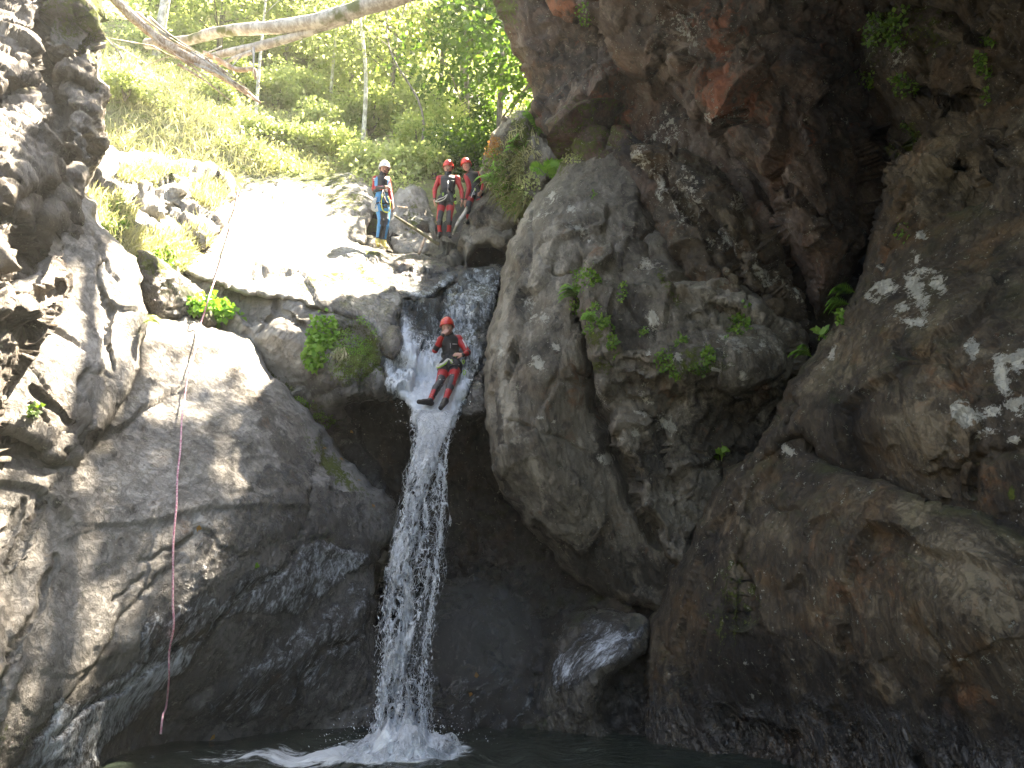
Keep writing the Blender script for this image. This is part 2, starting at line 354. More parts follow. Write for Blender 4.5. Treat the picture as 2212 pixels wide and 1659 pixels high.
def rock(name, poly, ctrl, mat='grey', rnd=70, rdep=.5, back=1.2, step=4.0, cracks=(), steps=(), paint=(), fac=.25, fsize=1.2, namp=.12, nsize=1.5, fine=.02, aniso=((0, 0, 0), (1, 1, 1)), ramp=10, seed=0, label=None, cat=None, kind='structure', key=None, warp=.7, tilt=1.2, joint=.08, clipout=90):
    pp = rough_poly(poly, ramp, 5, seed + 5)
    lo = np.maximum(pp.min(0), -clipout) - 24; hi = np.minimum(pp.max(0), [2212 + clipout, 1659 + clipout]) + 24
    us = np.arange(lo[0], hi[0] + step, step); vs = np.arange(lo[1], hi[1] + step, step)
    U, W = np.meshgrid(us, vs); s, nb = poly_dist(pp, us, vs, max(110., rnd + 5.))
    D = tps(ctrl, U, W)
    rr = np.clip(s / rnd, 0, 1); D = D + rdep * (1 - np.sqrt(np.clip(1 - (1 - rr) ** 2, 0, 1)))
    # cracks: (points, width px, depth m); steps: (points, metres, width px) pushes the left-hand side back
    for ln, wd, dp in cracks:
        d, _ = line_dist(_open_rough(ln, 6, seed + len(ln)), us, vs, wd * 3 + 8); D = D + dp * np.exp(-(d / wd) ** 2)
    for ln, dm, wd in steps:
        d, sd = line_dist(_open_rough(ln, 6, seed + 3), us, vs, 260.); D = D + dm * np.where(d < 1e4, 1 / (1 + np.exp(-np.clip(sd * np.minimum(d, 999) / wd, -30, 30))), 0) * np.exp(-(np.minimum(d, 999) / 120.) ** 2)
    o = s < 0
    fall = np.clip(-s / 20.0, 0, 1)
    UU = np.where(o, nb[..., 0], U); WW = np.where(o, nb[..., 1], W)
    D = np.where(o, tps(ctrl, UU, WW) + rdep + fall * back, D)
    X = P(UU, WW, D)
    # displacement along the normal of the smooth surface
    def normal(X):
        gx = np.gradient(X, axis=1); gy = np.gradient(X, axis=0); n = np.cross(gx, gy); n /= np.linalg.norm(n, axis=-1)[..., None] + 1e-9
        f = (n * (X - CAM)).sum(-1) > 0; n[f] *= -1; return n
    N = normal(P(U, W, np.where(o, tps(ctrl, U, W) + rdep, D)))
    rot = Matrix.Identity(3)
    from mathutils import Euler
    Rm = np.array(Euler(aniso[0]).to_matrix()); Q = (X @ Rm.T) * np.array(aniso[1]) + seed * 7.31
    Wp = np.stack([fbm(Q / nsize, 3, seed + 1), fbm(Q / nsize, 3, seed + 2), fbm(Q / nsize, 3, seed + 3)], -1) * warp * fsize * .5
    h = np.zeros(U.shape)
    if fac:
        a, e = facets((Q + Wp) / fsize, seed, tilt); h += fac * a 
        a2, e2 = facets((Q + Wp) / (fsize * .36), seed + 50, 1.1); h += fac * .20 * a2
        a3, e3 = facets((Q + Wp * .6) / (fsize * .15), seed + 90, 1.1); h += fac * .07 * a3; a5, e5 = facets((Q + Wp * .5) / (fsize * .065), seed + 95, 1.1); h += fac * .03 * a5
    h += namp * fbm(Q / nsize, 5, seed + 20, .55)
    h += fine * 1.0 * ridged(Q / .35, 4, seed + 40)
    if joint:
        Wj = np.stack([fbm(Q * 1.1, 4, seed + 61), fbm(Q * 1.1, 4, seed + 62), fbm(Q * 1.1, 4, seed + 63)], -1) * .55
        a4, e4 = facets((Q + Wj) / (fsize * 1.4), seed + 70, .5); h -= joint * np.exp(-(e4 / .022) ** 2) * np.clip(fbm(Q * .8, 3, seed + 71) * 4 + .6, 0, 1)
    h = np.clip(h, -1.2, .9)
    X = X + N * (h * np.where(o, .4, .35 + .65 * np.clip(s / 25, 0, 1)))[..., None]
    keep = s > -24
    keep &= (U > -clipout - 20) & (W > -clipout - 20)
    idx = -np.ones(U.shape, int); idx[keep] = np.arange(keep.sum())
    q = np.stack([idx[:-1, :-1], idx[1:, :-1], idx[1:, 1:], idx[:-1, 1:]], -1).reshape(-1, 4); q = q[(q >= 0).all(1)]
    ob = mesh_np(name, X[keep], q, M[mat])
    ma = np.zeros(U.shape + (3,)); mb = np.zeros(U.shape + (3,))
    ch = dict(moss=(ma, 0), lichen=(ma, 1), wet=(ma, 2), rust=(mb, 0), stain=(mb, 1), pale=(mb, 2))
    for t in paint:
        kk, cu, cv, ru, rv, ang, st = t; arr, c = ch[kk]; ca, sa = math.cos(R(ang)), math.sin(R(ang))
        x = ((U - cu) * ca + (W - cv) * sa) / ru; y = (-(U - cu) * sa + (W - cv) * ca) / rv
        arr[..., c] = np.maximum(arr[..., c], st * np.clip(1.25 - np.sqrt(x * x + y * y), 0, 1))
    wl = np.clip((.9 - X[..., 2]) / .7, 0, 1); ma[..., 2] = np.maximum(ma[..., 2], wl)      # rock is wet near the pool
    col_attr(ob, 'ma', ma[keep]); col_attr(ob, 'mb', mb[keep])
    SURF[key or name] = (us, vs, X, N, s)
    tag(ob, label, cat, None, kind)
    return ob
def _open_rough(ln, amp, seed):
    g = np.random.default_rng(seed); p = np.asarray(ln, float)
    for k in range(4):
        out = [p[0]]
        for a, b in zip(p[:-1], p[1:]):
            d = b - a; L = np.linalg.norm(d); n = np.array([-d[1], d[0]]) / (L + 1e-9)
            if L > 10: out.append((a + b) / 2 + n * g.normal() * min(L * .08, amp))
            out.append(b)
        p = np.array(out)
    return p
def on(key, u, v):
    """the point and normal of a rock surface where the pixel (u, v) lands"""
    us, vs, X, N, s = SURF[key]
    i = int(np.clip(round((u - us[0]) / (us[1] - us[0])), 0, len(us) - 1)); j = int(np.clip(round((v - vs[0]) / (vs[1] - vs[0])), 0, len(vs) - 1))
    return X[j, i].copy(), N[j, i].copy()
# ------------------------------------------------------------------ the gorge (structure)
S = 'structure'
# left wall, jagged schist with ledges
rock('cliff_face', [(-90, -90), (200, -90), (204, 0), (211, 91), (215, 164), (223, 255), (219, 328), (197, 372), (179, 427), (164, 492), (176, 560), (168, 616), (146, 656), (102, 715), (69, 758), (30, 800), (16, 853), (15, 926), (0, 1000), (-90, 1040)],
     [(-90, 0, 9.6), (-90, 500, 7.5), (-90, 900, 6.5), (100, 0, 10.7), (210, 0, 11.3), (100, 300, 9.3), (215, 250, 10.5), (100, 500, 8.6), (160, 520, 9.3), (60, 700, 7.7), (160, 600, 8.9), (0, 900, 7.1)],
     'jag', rnd=45, rdep=.5, fac=.46, fsize=1.7, tilt=.4, step=3.2, namp=.06, nsize=1.2, fine=.02, aniso=((.3, .5, .35), (.8, 1, 1.35)), ramp=12, seed=3, key='jag', back=1.5,
     cracks=[([(118, 0), (95, 120), (130, 260), (90, 430), (60, 560), (20, 640)], 22, .9), ([(205, 40), (150, 110), (60, 190), (-20, 215)], 20, .5), ([(215, 330), (140, 360), (60, 420), (-30, 470)], 16, .45), ([(150, 440), (80, 560), (40, 700)], 18, .4), ([(120, 180), (190, 200)], 20, .4), ([(0, 610), (70, 640), (130, 620)], 14, .3)],
     paint=[('moss', 190, 40, 45, 90, 10, .9), ('moss', 150, 20, 60, 40, 0, .65), ('moss', 205, 150, 20, 80, 0, .6)])
# leaf-shaped slab hanging in front on the left
rock('cliff_slab', [(150, 430), (179, 415), (204, 467), (233, 500), (255, 525), (292, 558), (306, 600), (306, 640), (317, 690), (308, 740), (303, 795), (285, 835), (262, 870), (235, 915), (211, 952), (190, 995), (158, 1011), (120, 1003), (91, 990), (70, 960), (20, 940), (-90, 960), (-90, 700), (60, 600), (120, 500)],
     [(-90, 900, 7.6), (100, 980, 8.3), (180, 980, 8.75), (60, 800, 8.2), (200, 880, 8.9), (290, 780, 9.5), (310, 640, 9.9), (230, 560, 9.6), (180, 440, 9.7), (120, 700, 8.7), (0, 700, 8.0)],
     'slab', rnd=26, rdep=.22, fac=.08, fsize=1.4, namp=.06, nsize=1.3, fine=.012, ramp=6, seed=8, key='leaf', back=.9,
     cracks=[([(219, 562), (225, 640), (232, 700), (238, 760), (245, 800)], 4, .12), ([(75, 838), (120, 880), (170, 925), (215, 955)], 4, .12), ([(90, 985), (100, 930), (70, 880)], 5, .10), ([(130, 1005), (170, 960)], 4, .08)],
     paint=[('lichen', 270, 860, 14, 30, 20, .45), ('stain', 120, 930, 60, 40, 20, .4), ('rust', 95, 970, 30, 40, 0, .45), ('pale', 190, 760, 90, 80, 0, .7)])
# main left slab
rock('cliff_slab', [(-90, 640), (100, 560), (210, 520), (306, 590), (320, 680), (405, 676), (467, 707), (540, 726), (569, 780), (620, 835), (656, 879), (691, 919), (721, 950), (760, 1000), (800, 1045), (850, 1080), (868, 1130), (852, 1165), (822, 1190), (811, 1214), (806, 1290), (812, 1340), (830, 1420), (838, 1500), (842, 1600), (842, 1760), (-90, 1760)],
     [(-90, 700, 8.3), (-90, 1100, 7.4), (-90, 1400, 6.9), (-90, 1700, 6.5), (100, 1100, 8.3), (300, 1000, 9.3), (320, 700, 10.6), (420, 690, 11.4), (540, 740, 11.9), (400, 850, 10.4), (500, 1000, 10.1), (620, 860, 11.6), (700, 950, 11.9), (600, 1150, 10.3), (780, 1090, 11.8), (300, 1300, 8.9), (500, 1300, 9.8), (700, 1300, 11.0), (840, 1150, 12.0), (800, 1400, 11.6), (500, 1500, 10.4), (350, 1480, 9.4), (700, 1560, 11.4), (840, 1600, 11.9), (500, 1590, 10.9), (360, 1600, 10.2), (100, 1400, 7.9), (200, 1659, 8.6), (60, 1700, 7.9), (500, 1750, 10.9), (800, 1750, 11.9)],
     'slab', rnd=50, rdep=.45, fac=.08, fsize=2.2, namp=.09, nsize=1.7, fine=.02, aniso=((.2, .7, -.5), (.5, 1, 1.3)), ramp=8, joint=.035, seed=21, key='slab', back=1.4, step=4.0,
     cracks=[([(-20, 1010), (20, 960), (60, 900), (58, 830)], 4, .09), ([(669, 1060), (668, 1100), (640, 1190), (600, 1240), (540, 1270), (450, 1370), (330, 1440), (230, 1500), (120, 1590)], 5, .10), ([(300, 1215), (350, 1190), (400, 1170), (430, 1140), (470, 1180), (560, 1200)], 4, .05), ([(0, 1500), (40, 1380), (90, 1300), (120, 1200)], 5, .10), ([(770, 1380), (700, 1400), (650, 1480), (620, 1600)], 6, .12), ([(240, 1300), (310, 1240)], 3, .05), ([(20, 1220), (60, 1150), (100, 1060)], 5, .1), ([(0, 1170), (40, 1110), (50, 1080)], 5, .09)],
     steps=[([(842, 1200), (780, 1290), (660, 1370), (560, 1430), (400, 1540), (330, 1620)], .22, 8)],
     paint=[('wet', 640, 1400, 340, 300, -20, 1.25), ('stain', 660, 1480, 300, 170, -25, .75), ('wet', 620, 1250, 280, 150, -30, 1.2), ('wet', 300, 1520, 260, 95, -35, 1.3), ('wet', 620, 1480, 260, 140, -10, 1.2), ('wet', 760, 1150, 120, 120, 0, 1.1), ('stain', 620, 960, 60, 170, -30, .8), ('stain', 600, 1420, 260, 160, -20, .8), ('stain', 700, 1140, 150, 150, 0, .85), ('moss', 690, 1180, 60, 40, 0, .6), ('moss', 725, 1010, 110, 25, 50, .8), ('moss', 580, 770, 90, 10, 47, .7),
            ('stain', 560, 860, 40, 160, -35, .75), ('pale', 420, 820, 110, 130, 0, .8), ('pale', 330, 1060, 140, 120, 0, .6), ('pale', 240, 1330, 120, 110, 0, .55), ('pale', 360, 1010, 80, 70, 0, .6), ('rust', 590, 1480, 50, 80, 0, .4), ('rust', 400, 1130, 20, 30, 0, .5), ('moss', 30, 1600, 60, 60, 0, .5)])
# wet dark wedge beside the leafy ledge
rock('rock_ledge', [(300, 540), (345, 560), (380, 590), (412, 610), (445, 640), (470, 700), (440, 715), (400, 700), (330, 690), (300, 640)],
     [(300, 560, 10.6), (400, 600, 11.6), (460, 700, 11.9), (330, 680, 11.0)], 'grey', rnd=30, rdep=.25, fac=.12, fsize=.5, namp=.06, fine=.02, ramp=6, seed=5, key='wedge',
     paint=[('wet', 375, 640, 60, 60, 30, 1.2), ('moss', 420, 650, 20, 60, -35, .9), ('moss', 330, 570, 50, 30, 20, .8)])
# bank between left wall and lit slab
rock('bank', [(150, 330), (200, 300), (330, 330), (430, 350), (500, 380), (500, 440), (480, 490), (440, 540), (390, 600), (380, 640), (330, 640), (300, 600), (240, 540), (190, 480), (150, 420)],
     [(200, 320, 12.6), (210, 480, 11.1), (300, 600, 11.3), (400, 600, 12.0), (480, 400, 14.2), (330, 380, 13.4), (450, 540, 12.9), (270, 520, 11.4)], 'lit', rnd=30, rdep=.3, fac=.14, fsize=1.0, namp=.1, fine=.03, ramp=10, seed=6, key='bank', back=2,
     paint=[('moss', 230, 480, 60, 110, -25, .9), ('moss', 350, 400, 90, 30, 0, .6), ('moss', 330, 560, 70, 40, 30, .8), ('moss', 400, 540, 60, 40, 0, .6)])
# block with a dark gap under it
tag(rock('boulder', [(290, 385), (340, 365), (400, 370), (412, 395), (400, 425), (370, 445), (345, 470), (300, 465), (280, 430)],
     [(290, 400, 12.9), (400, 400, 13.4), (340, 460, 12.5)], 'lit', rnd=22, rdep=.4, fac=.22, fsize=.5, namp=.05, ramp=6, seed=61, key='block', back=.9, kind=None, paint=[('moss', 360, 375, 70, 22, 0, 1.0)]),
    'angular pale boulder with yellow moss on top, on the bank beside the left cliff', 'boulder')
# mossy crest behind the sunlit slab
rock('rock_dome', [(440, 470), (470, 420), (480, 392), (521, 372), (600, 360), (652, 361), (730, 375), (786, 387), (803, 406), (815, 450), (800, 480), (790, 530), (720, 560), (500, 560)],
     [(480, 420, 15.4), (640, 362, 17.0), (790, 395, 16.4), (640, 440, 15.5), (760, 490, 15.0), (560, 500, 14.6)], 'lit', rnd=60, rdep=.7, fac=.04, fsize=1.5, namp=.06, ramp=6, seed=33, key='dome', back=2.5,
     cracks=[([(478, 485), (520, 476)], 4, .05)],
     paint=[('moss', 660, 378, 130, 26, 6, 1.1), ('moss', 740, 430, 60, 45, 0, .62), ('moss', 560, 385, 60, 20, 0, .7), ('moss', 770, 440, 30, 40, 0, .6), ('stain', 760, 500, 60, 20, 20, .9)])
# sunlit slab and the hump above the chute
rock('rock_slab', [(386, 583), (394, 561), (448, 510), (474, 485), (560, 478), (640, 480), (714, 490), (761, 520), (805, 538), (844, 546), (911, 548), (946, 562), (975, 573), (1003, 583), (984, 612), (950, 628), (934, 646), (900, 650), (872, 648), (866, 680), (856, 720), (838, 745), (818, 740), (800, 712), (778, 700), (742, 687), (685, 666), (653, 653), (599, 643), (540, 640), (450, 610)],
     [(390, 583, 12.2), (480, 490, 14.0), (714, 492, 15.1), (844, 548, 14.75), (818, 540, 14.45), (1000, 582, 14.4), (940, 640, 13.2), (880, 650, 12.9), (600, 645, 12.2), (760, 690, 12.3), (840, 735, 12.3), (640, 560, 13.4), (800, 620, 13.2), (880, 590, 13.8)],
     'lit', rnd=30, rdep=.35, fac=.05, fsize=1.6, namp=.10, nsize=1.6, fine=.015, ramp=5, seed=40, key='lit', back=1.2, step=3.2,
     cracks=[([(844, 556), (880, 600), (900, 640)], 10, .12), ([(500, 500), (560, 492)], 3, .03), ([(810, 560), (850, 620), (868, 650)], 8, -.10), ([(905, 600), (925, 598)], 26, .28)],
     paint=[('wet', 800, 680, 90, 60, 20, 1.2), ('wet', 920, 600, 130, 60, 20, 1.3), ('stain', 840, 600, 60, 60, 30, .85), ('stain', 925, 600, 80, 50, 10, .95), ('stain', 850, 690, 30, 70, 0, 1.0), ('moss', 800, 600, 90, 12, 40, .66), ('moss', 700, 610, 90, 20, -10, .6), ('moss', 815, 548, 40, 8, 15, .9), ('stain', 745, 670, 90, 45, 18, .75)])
# rock between the slab and the cave, with its green patch
rock('cliff_face', [(380, 570), (450, 590), (518, 610), (599, 630), (653, 640), (742, 675), (800, 700), (818, 715), (840, 740), (832, 783), (828, 809), (833, 835), (834, 858), (812, 862), (791, 862), (765, 863), (748, 868), (739, 880), (760, 910), (800, 980), (840, 1060), (870, 1130), (860, 1200), (800, 1200), (690, 1000), (600, 900), (520, 800), (440, 720), (390, 660)],
     [(400, 600, 12.4), (600, 650, 12.5), (800, 720, 12.5), (830, 850, 12.4), (560, 770, 12.4), (640, 850, 12.6), (700, 780, 12.1), (740, 860, 12.2), (760, 920, 13.3), (840, 1080, 13.5), (600, 720, 12.1), (470, 700, 12.4), (690, 900, 13.0)],
     'slab', rnd=24, rdep=.3, fac=.13, fsize=.9, namp=.09, nsize=1.0, fine=.02, ramp=6, seed=45, key='mid', back=1.4, step=3.4,
     cracks=[([(596, 640), (598, 680), (560, 720)], 5, .15), ([(600, 670), (650, 700), (680, 725)], 6, .14), ([(700, 850), (780, 820), (815, 790)], 7, .12), ([(540, 770), (600, 850), (660, 905)], 12, .12)],
     paint=[('moss', 775, 775, 75, 55, -30, 1.1), ('moss', 740, 720, 50, 40, 0, .7), ('moss', 655, 880, 70, 16, 48, 1.1), ('moss', 700, 900, 60, 22, 40, .9), ('moss', 590, 820, 70, 7, 48, .9), ('stain', 640, 690, 60, 40, 20, .7), ('stain', 700, 840, 90, 60, 0, .8), ('wet', 780, 845, 60, 40, 0, 1.), ('rust', 805, 850, 22, 24, 0, .7), ('stain', 800, 1000, 120, 160, 0, 1.1), ('wet', 800, 1000, 110, 150, 0, 1.1), ('stain', 760, 700, 60, 20, 20, .7), ('pale', 560, 730, 60, 60, 0, .9), ('pale', 610, 800, 60, 60, 0, .9)])
tag(rock('boulder', [(818, 720), (840, 702), (862, 705), (872, 730), (866, 762), (846, 778), (826, 768), (814, 745)], [(820, 740, 12.1), (870, 740, 12.1), (845, 775, 11.95)], 'grey', rnd=28, rdep=.35, fac=.03, namp=.03, ramp=2, seed=48, key='bump', back=.5, kind=None,
     paint=[('wet', 845, 740, 60, 60, 0, .8)], step=3), 'smooth round dark wet boulder left of the water chute', 'boulder')
# cave behind the fall
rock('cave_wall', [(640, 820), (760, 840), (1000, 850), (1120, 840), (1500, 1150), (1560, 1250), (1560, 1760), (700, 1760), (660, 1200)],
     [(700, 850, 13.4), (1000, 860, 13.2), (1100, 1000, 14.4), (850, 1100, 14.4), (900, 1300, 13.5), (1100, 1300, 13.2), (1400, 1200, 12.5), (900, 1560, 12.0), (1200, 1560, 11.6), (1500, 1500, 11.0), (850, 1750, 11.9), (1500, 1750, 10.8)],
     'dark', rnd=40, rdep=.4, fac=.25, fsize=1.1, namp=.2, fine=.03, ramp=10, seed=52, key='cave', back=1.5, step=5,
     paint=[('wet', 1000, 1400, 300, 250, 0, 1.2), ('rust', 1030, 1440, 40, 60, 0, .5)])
# bed of the chute
rock('chute_bed', [(850, 560), (900, 552), (1003, 576), (1062, 572), (1086, 578), (1085, 592), (1080, 620), (1073, 645), (1062, 690), (1056, 748), (1050, 782), (1050, 867), (1043, 892), (1020, 905), (1007, 904), (984, 907), (968, 925), (950, 940), (905, 938), (892, 908), (883, 874), (858, 862), (835, 855), (826, 807), (816, 782), (814, 759), (820, 700), (830, 640)],
     [(870, 640, 13.4), (860, 720, 12.7), (826, 800, 12.1), (835, 855, 11.8), (890, 905, 11.7), (1003, 580, 14.4), (1080, 585, 14.2), (1070, 650, 13.3), (1050, 760, 12.4), (1045, 870, 11.7), (1000, 900, 11.6), (950, 700, 13.2), (960, 790, 12.45), (940, 860, 11.85), (930, 935, 11.4), (1000, 680, 13.3), (1000, 800, 12.35), (900, 780, 12.5)],
     'grey', rnd=16, rdep=.3, fac=.12, fsize=.7, namp=.07, nsize=.7, fine=.03, ramp=4, seed=55, key='chute', back=1.3, step=3.2,
     cracks=[([(958, 640), (950, 680), (950, 720)], 12, .25), ([(985, 905), (1040, 800), (1060, 720)], 6, .1)],
     paint=[('wet', 950, 740, 300, 300, 0, 1.3), ('rust', 860, 810, 30, 40, 0, .5), ('rust', 1020, 830, 20, 60, 20, .5), ('stain', 950, 660, 50, 60, 0, .9)])
# rocks round the top pool
rock('rock_outcrop', [(838, 480), (847, 424), (862, 405), (884, 398), (902, 400), (929, 435), (945, 470), (940, 520), (920, 552), (858, 552), (838, 520)],
     [(840, 500, 15.9), (885, 405, 16.7), (930, 440, 16.9), (925, 540, 15.5), (860, 548, 15.3)], 'lit', rnd=26, rdep=.45, fac=.12, fsize=.8, namp=.08, ramp=5, seed=64, key='outcrop', back=1.5, paint=[('stain', 925, 470, 20, 60, 10, .7), ('moss', 890, 480, 25, 50, 0, .6), ('moss', 905, 405, 30, 12, 30, .8)])
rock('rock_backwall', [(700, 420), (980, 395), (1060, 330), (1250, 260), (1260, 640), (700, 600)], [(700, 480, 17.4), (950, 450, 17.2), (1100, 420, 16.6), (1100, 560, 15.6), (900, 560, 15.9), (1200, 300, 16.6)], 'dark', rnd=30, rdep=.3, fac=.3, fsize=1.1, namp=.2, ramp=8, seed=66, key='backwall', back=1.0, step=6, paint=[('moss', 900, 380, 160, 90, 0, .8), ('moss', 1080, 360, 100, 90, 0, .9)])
def boulder(poly, ctrl, label, seed, mat='grey', key='', **k):
    d = dict(rnd=26, rdep=.45, fac=.1, fsize=.5, namp=.06, nsize=.6, ramp=3, back=.8, step=2.6); d.update(k)
    return tag(rock('boulder', poly, ctrl, mat, seed=seed, key=key, kind=None, **d), label, 'boulder')
boulder([(1018, 435), (1030, 422), (1049, 403), (1070, 385), (1110, 390), (1135, 440), (1130, 480), (1110, 515), (1060, 510), (1020, 495), (1012, 460)], [(1018, 440, 15.2), (1120, 400, 14.8), (1110, 500, 14.6), (1040, 490, 14.7)],
    'grey boulder with dead leaves, level with the leaning man, above the hollow', 71, key='bA', paint=[('moss', 1110, 400, 40, 25, 0, .8), ('stain', 1040, 470, 40, 30, 30, .6)])
boulder([(996, 510), (1000, 488), (1018, 476), (1050, 482), (1085, 500), (1112, 490), (1118, 540), (1100, 560), (1094, 536), (1060, 528), (1030, 536), (1018, 552), (1012, 580), (1001, 582), (996, 545)], [(996, 520, 14.9), (1100, 520, 14.3), (1040, 490, 14.7), (1005, 578, 14.5)],
    'smooth tan boulder arching over the dark hollow at the chute top', 72, key='bB')
boulder([(918, 548), (938, 525), (950, 516), (968, 516), (982, 529), (996, 545), (1000, 562), (994, 582), (975, 577), (955, 568), (930, 556)], [(918, 548, 15.0), (960, 518, 15.3), (998, 560, 14.7), (950, 560, 14.6)],
    'small angular dark boulder under the feet of the middle man', 73, key='bC', fac=.2, fsize=.35)
boulder([(772, 520), (790, 508), (812, 512), (838, 530), (850, 548), (820, 548), (790, 536)], [(775, 525, 15.3), (845, 540, 15.0), (800, 510, 15.6)], 'low grey stone wedged behind the heels of the man in blue', 74, key='bD', rdep=.2, rnd=14)
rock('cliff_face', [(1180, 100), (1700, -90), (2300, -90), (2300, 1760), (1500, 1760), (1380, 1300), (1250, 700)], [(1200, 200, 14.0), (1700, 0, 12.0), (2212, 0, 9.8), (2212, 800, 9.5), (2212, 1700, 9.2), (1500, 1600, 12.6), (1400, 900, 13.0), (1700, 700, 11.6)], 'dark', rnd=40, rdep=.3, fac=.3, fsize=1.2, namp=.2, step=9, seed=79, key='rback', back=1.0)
# right-hand cliff -------------------------------------------------
rock('cliff_face', [(1066, -50), (1070, 0), (1073, 26), (1092, 66), (1103, 106), (1125, 135), (1140, 160), (1157, 185), (1161, 200), (1146, 244), (1160, 262), (1200, 300), (1230, 340), (1400, 460), (1520, 560), (1700, 560), (1760, 400), (1760, -50)],
     [(1075, 0, 12.6), (1160, 200, 12.9), (1150, 240, 12.7), (1250, 200, 12.3), (1350, 380, 11.8), (1500, 500, 11.2), (1250, 0, 12.0), (1600, 300, 11.2), (1700, 0, 10.6), (1750, 500, 10.8)],
     'red', rnd=45, rdep=.8, fac=.35, fsize=1.3, namp=.2, nsize=1.5, fine=.03, ramp=7, seed=80, key='over', back=1.2, step=4.5,
     cracks=[([(1165, 250), (1190, 246), (1219, 268), (1205, 290)], 12, .6), ([(1300, 250), (1320, 330), (1350, 400)], 18, .5)],
     paint=[('stain', 1240, 150, 120, 130, 20, .8), ('rust', 1330, 230, 50, 90, 0, .5), ('moss', 1085, 20, 20, 50, -20, .75), ('pale', 1150, 225, 12, 40, 0, .8), ('lichen', 1440, 280, 60, 60, 0, .42), ('moss', 1260, 330, 60, 40, 0, .6), ('stain', 1390, 330, 50, 90, 0, .9), ('moss', 1300, 300, 80, 60, 0, .55)])
rock('cliff_block', [(1183, -90), (1183, 0), (1194, 33), (1248, 44), (1292, 58), (1310, 80), (1325, 106), (1340, 139), (1372, 160), (1400, 165), (1423, 148), (1431, 175), (1463, 215), (1496, 252), (1525, 255), (1555, 292), (1584, 339), (1610, 360), (1635, 383), (1670, 440), (1700, 520), (1730, 575), (1745, 640), (1765, 690), (1800, 640), (1850, 560), (1930, 440), (1960, 300), (1960, -90)],
     [(1183, 0, 11.6), (1320, 100, 11.0), (1400, 0, 10.4), (1500, 250, 10.3), (1600, 350, 10.1), (1745, 650, 10.0), (1700, 200, 9.3), (1850, 100, 9.4), (1900, 400, 9.9), (1850, 560, 9.9), (1560, 0, 9.7), (1700, 400, 9.5)],
     'red', rnd=60, rdep=.7, fac=.34, fsize=1.25, namp=.16, nsize=1.4, fine=.03, aniso=((.2, -.7, .3), (1, 1, 1.3)), ramp=8, seed=84, key='block2', back=1.2,
     cracks=[([(1270, 100), (1350, 60), (1450, 50)], 8, .15), ([(1430, 100), (1480, 190), (1560, 250)], 12, .3), ([(1880, 80), (1870, 200), (1900, 330), (1910, 450)], 26, .5), ([(1640, 380), (1720, 420), (1800, 500)], 9, .2)],
     paint=[('rust', 1210, 20, 50, 50, 0, .95), ('rust', 1560, 80, 60, 90, 20, .75), ('rust', 1575, 200, 60, 90, -30, .95), ('rust', 1500, 40, 60, 40, 0, .6), ('stain', 1800, 250, 90, 200, 0, .9), ('lichen', 1470, 60, 60, 60, 0, .42), ('lichen', 1340, 150, 14, 12, 0, .7), ('stain', 1830, 480, 90, 120, 0, .8), ('lichen', 1560, 240, 40, 25, 30, .45), ('pale', 1440, 120, 60, 90, 30, .6), ('lichen', 1600, 400, 30, 60, -40, .45)])
rock('cliff_rib', [(1345, 290), (1387, 305), (1438, 318), (1475, 322), (1511, 335), (1550, 362), (1584, 394), (1610, 440), (1640, 480), (1670, 540), (1700, 590), (1735, 640), (1745, 700), (1720, 800), (1560, 760), (1500, 640), (1474, 590), (1449, 547), (1427, 510), (1423, 437), (1409, 419), (1376, 365), (1361, 328)],
     [(1350, 300, 11.2), (1420, 430, 10.9), (1500, 340, 10.9), (1600, 440, 10.5), (1500, 600, 10.3), (1700, 620, 10.1), (1600, 600, 10.0), (1640, 740, 10.0), (1500, 480, 10.5)],
     'brown', rnd=45, rdep=.5, fac=.24, fsize=.8, namp=.12, fine=.035, aniso=((0, .9, 0), (1.7, 1, .7)), ramp=8, seed=88, key='rib', back=1.0,
     cracks=[([(1450, 380), (1520, 470), (1580, 560), (1640, 650), (1690, 720)], 10, .35), ([(1560, 400), (1610, 500), (1680, 600), (1730, 680)], 9, .3), ([(1530, 520), (1570, 600)], 7, .2)],
     paint=[('lichen', 1385, 345, 22, 40, -10, .62), ('lichen', 1430, 400, 40, 60, -10, .5), ('lichen', 1640, 560, 14, 30, -25, .8), ('lichen', 1670, 600, 18, 50, -30, .8), ('lichen', 1700, 640, 18, 40, -25, .7), ('lichen', 1560, 515, 28, 22, 0, .7), ('lichen', 1590, 440, 18, 22, -20, .75), ('lichen', 1480, 430, 50, 80, 0, .45), ('rust', 1530, 620, 60, 40, 0, .7), ('rust', 1450, 490, 50, 40, 0, .6), ('stain', 1600, 640, 60, 60, 0, .5), ('stain', 1500, 400, 30, 70, -30, .7)])
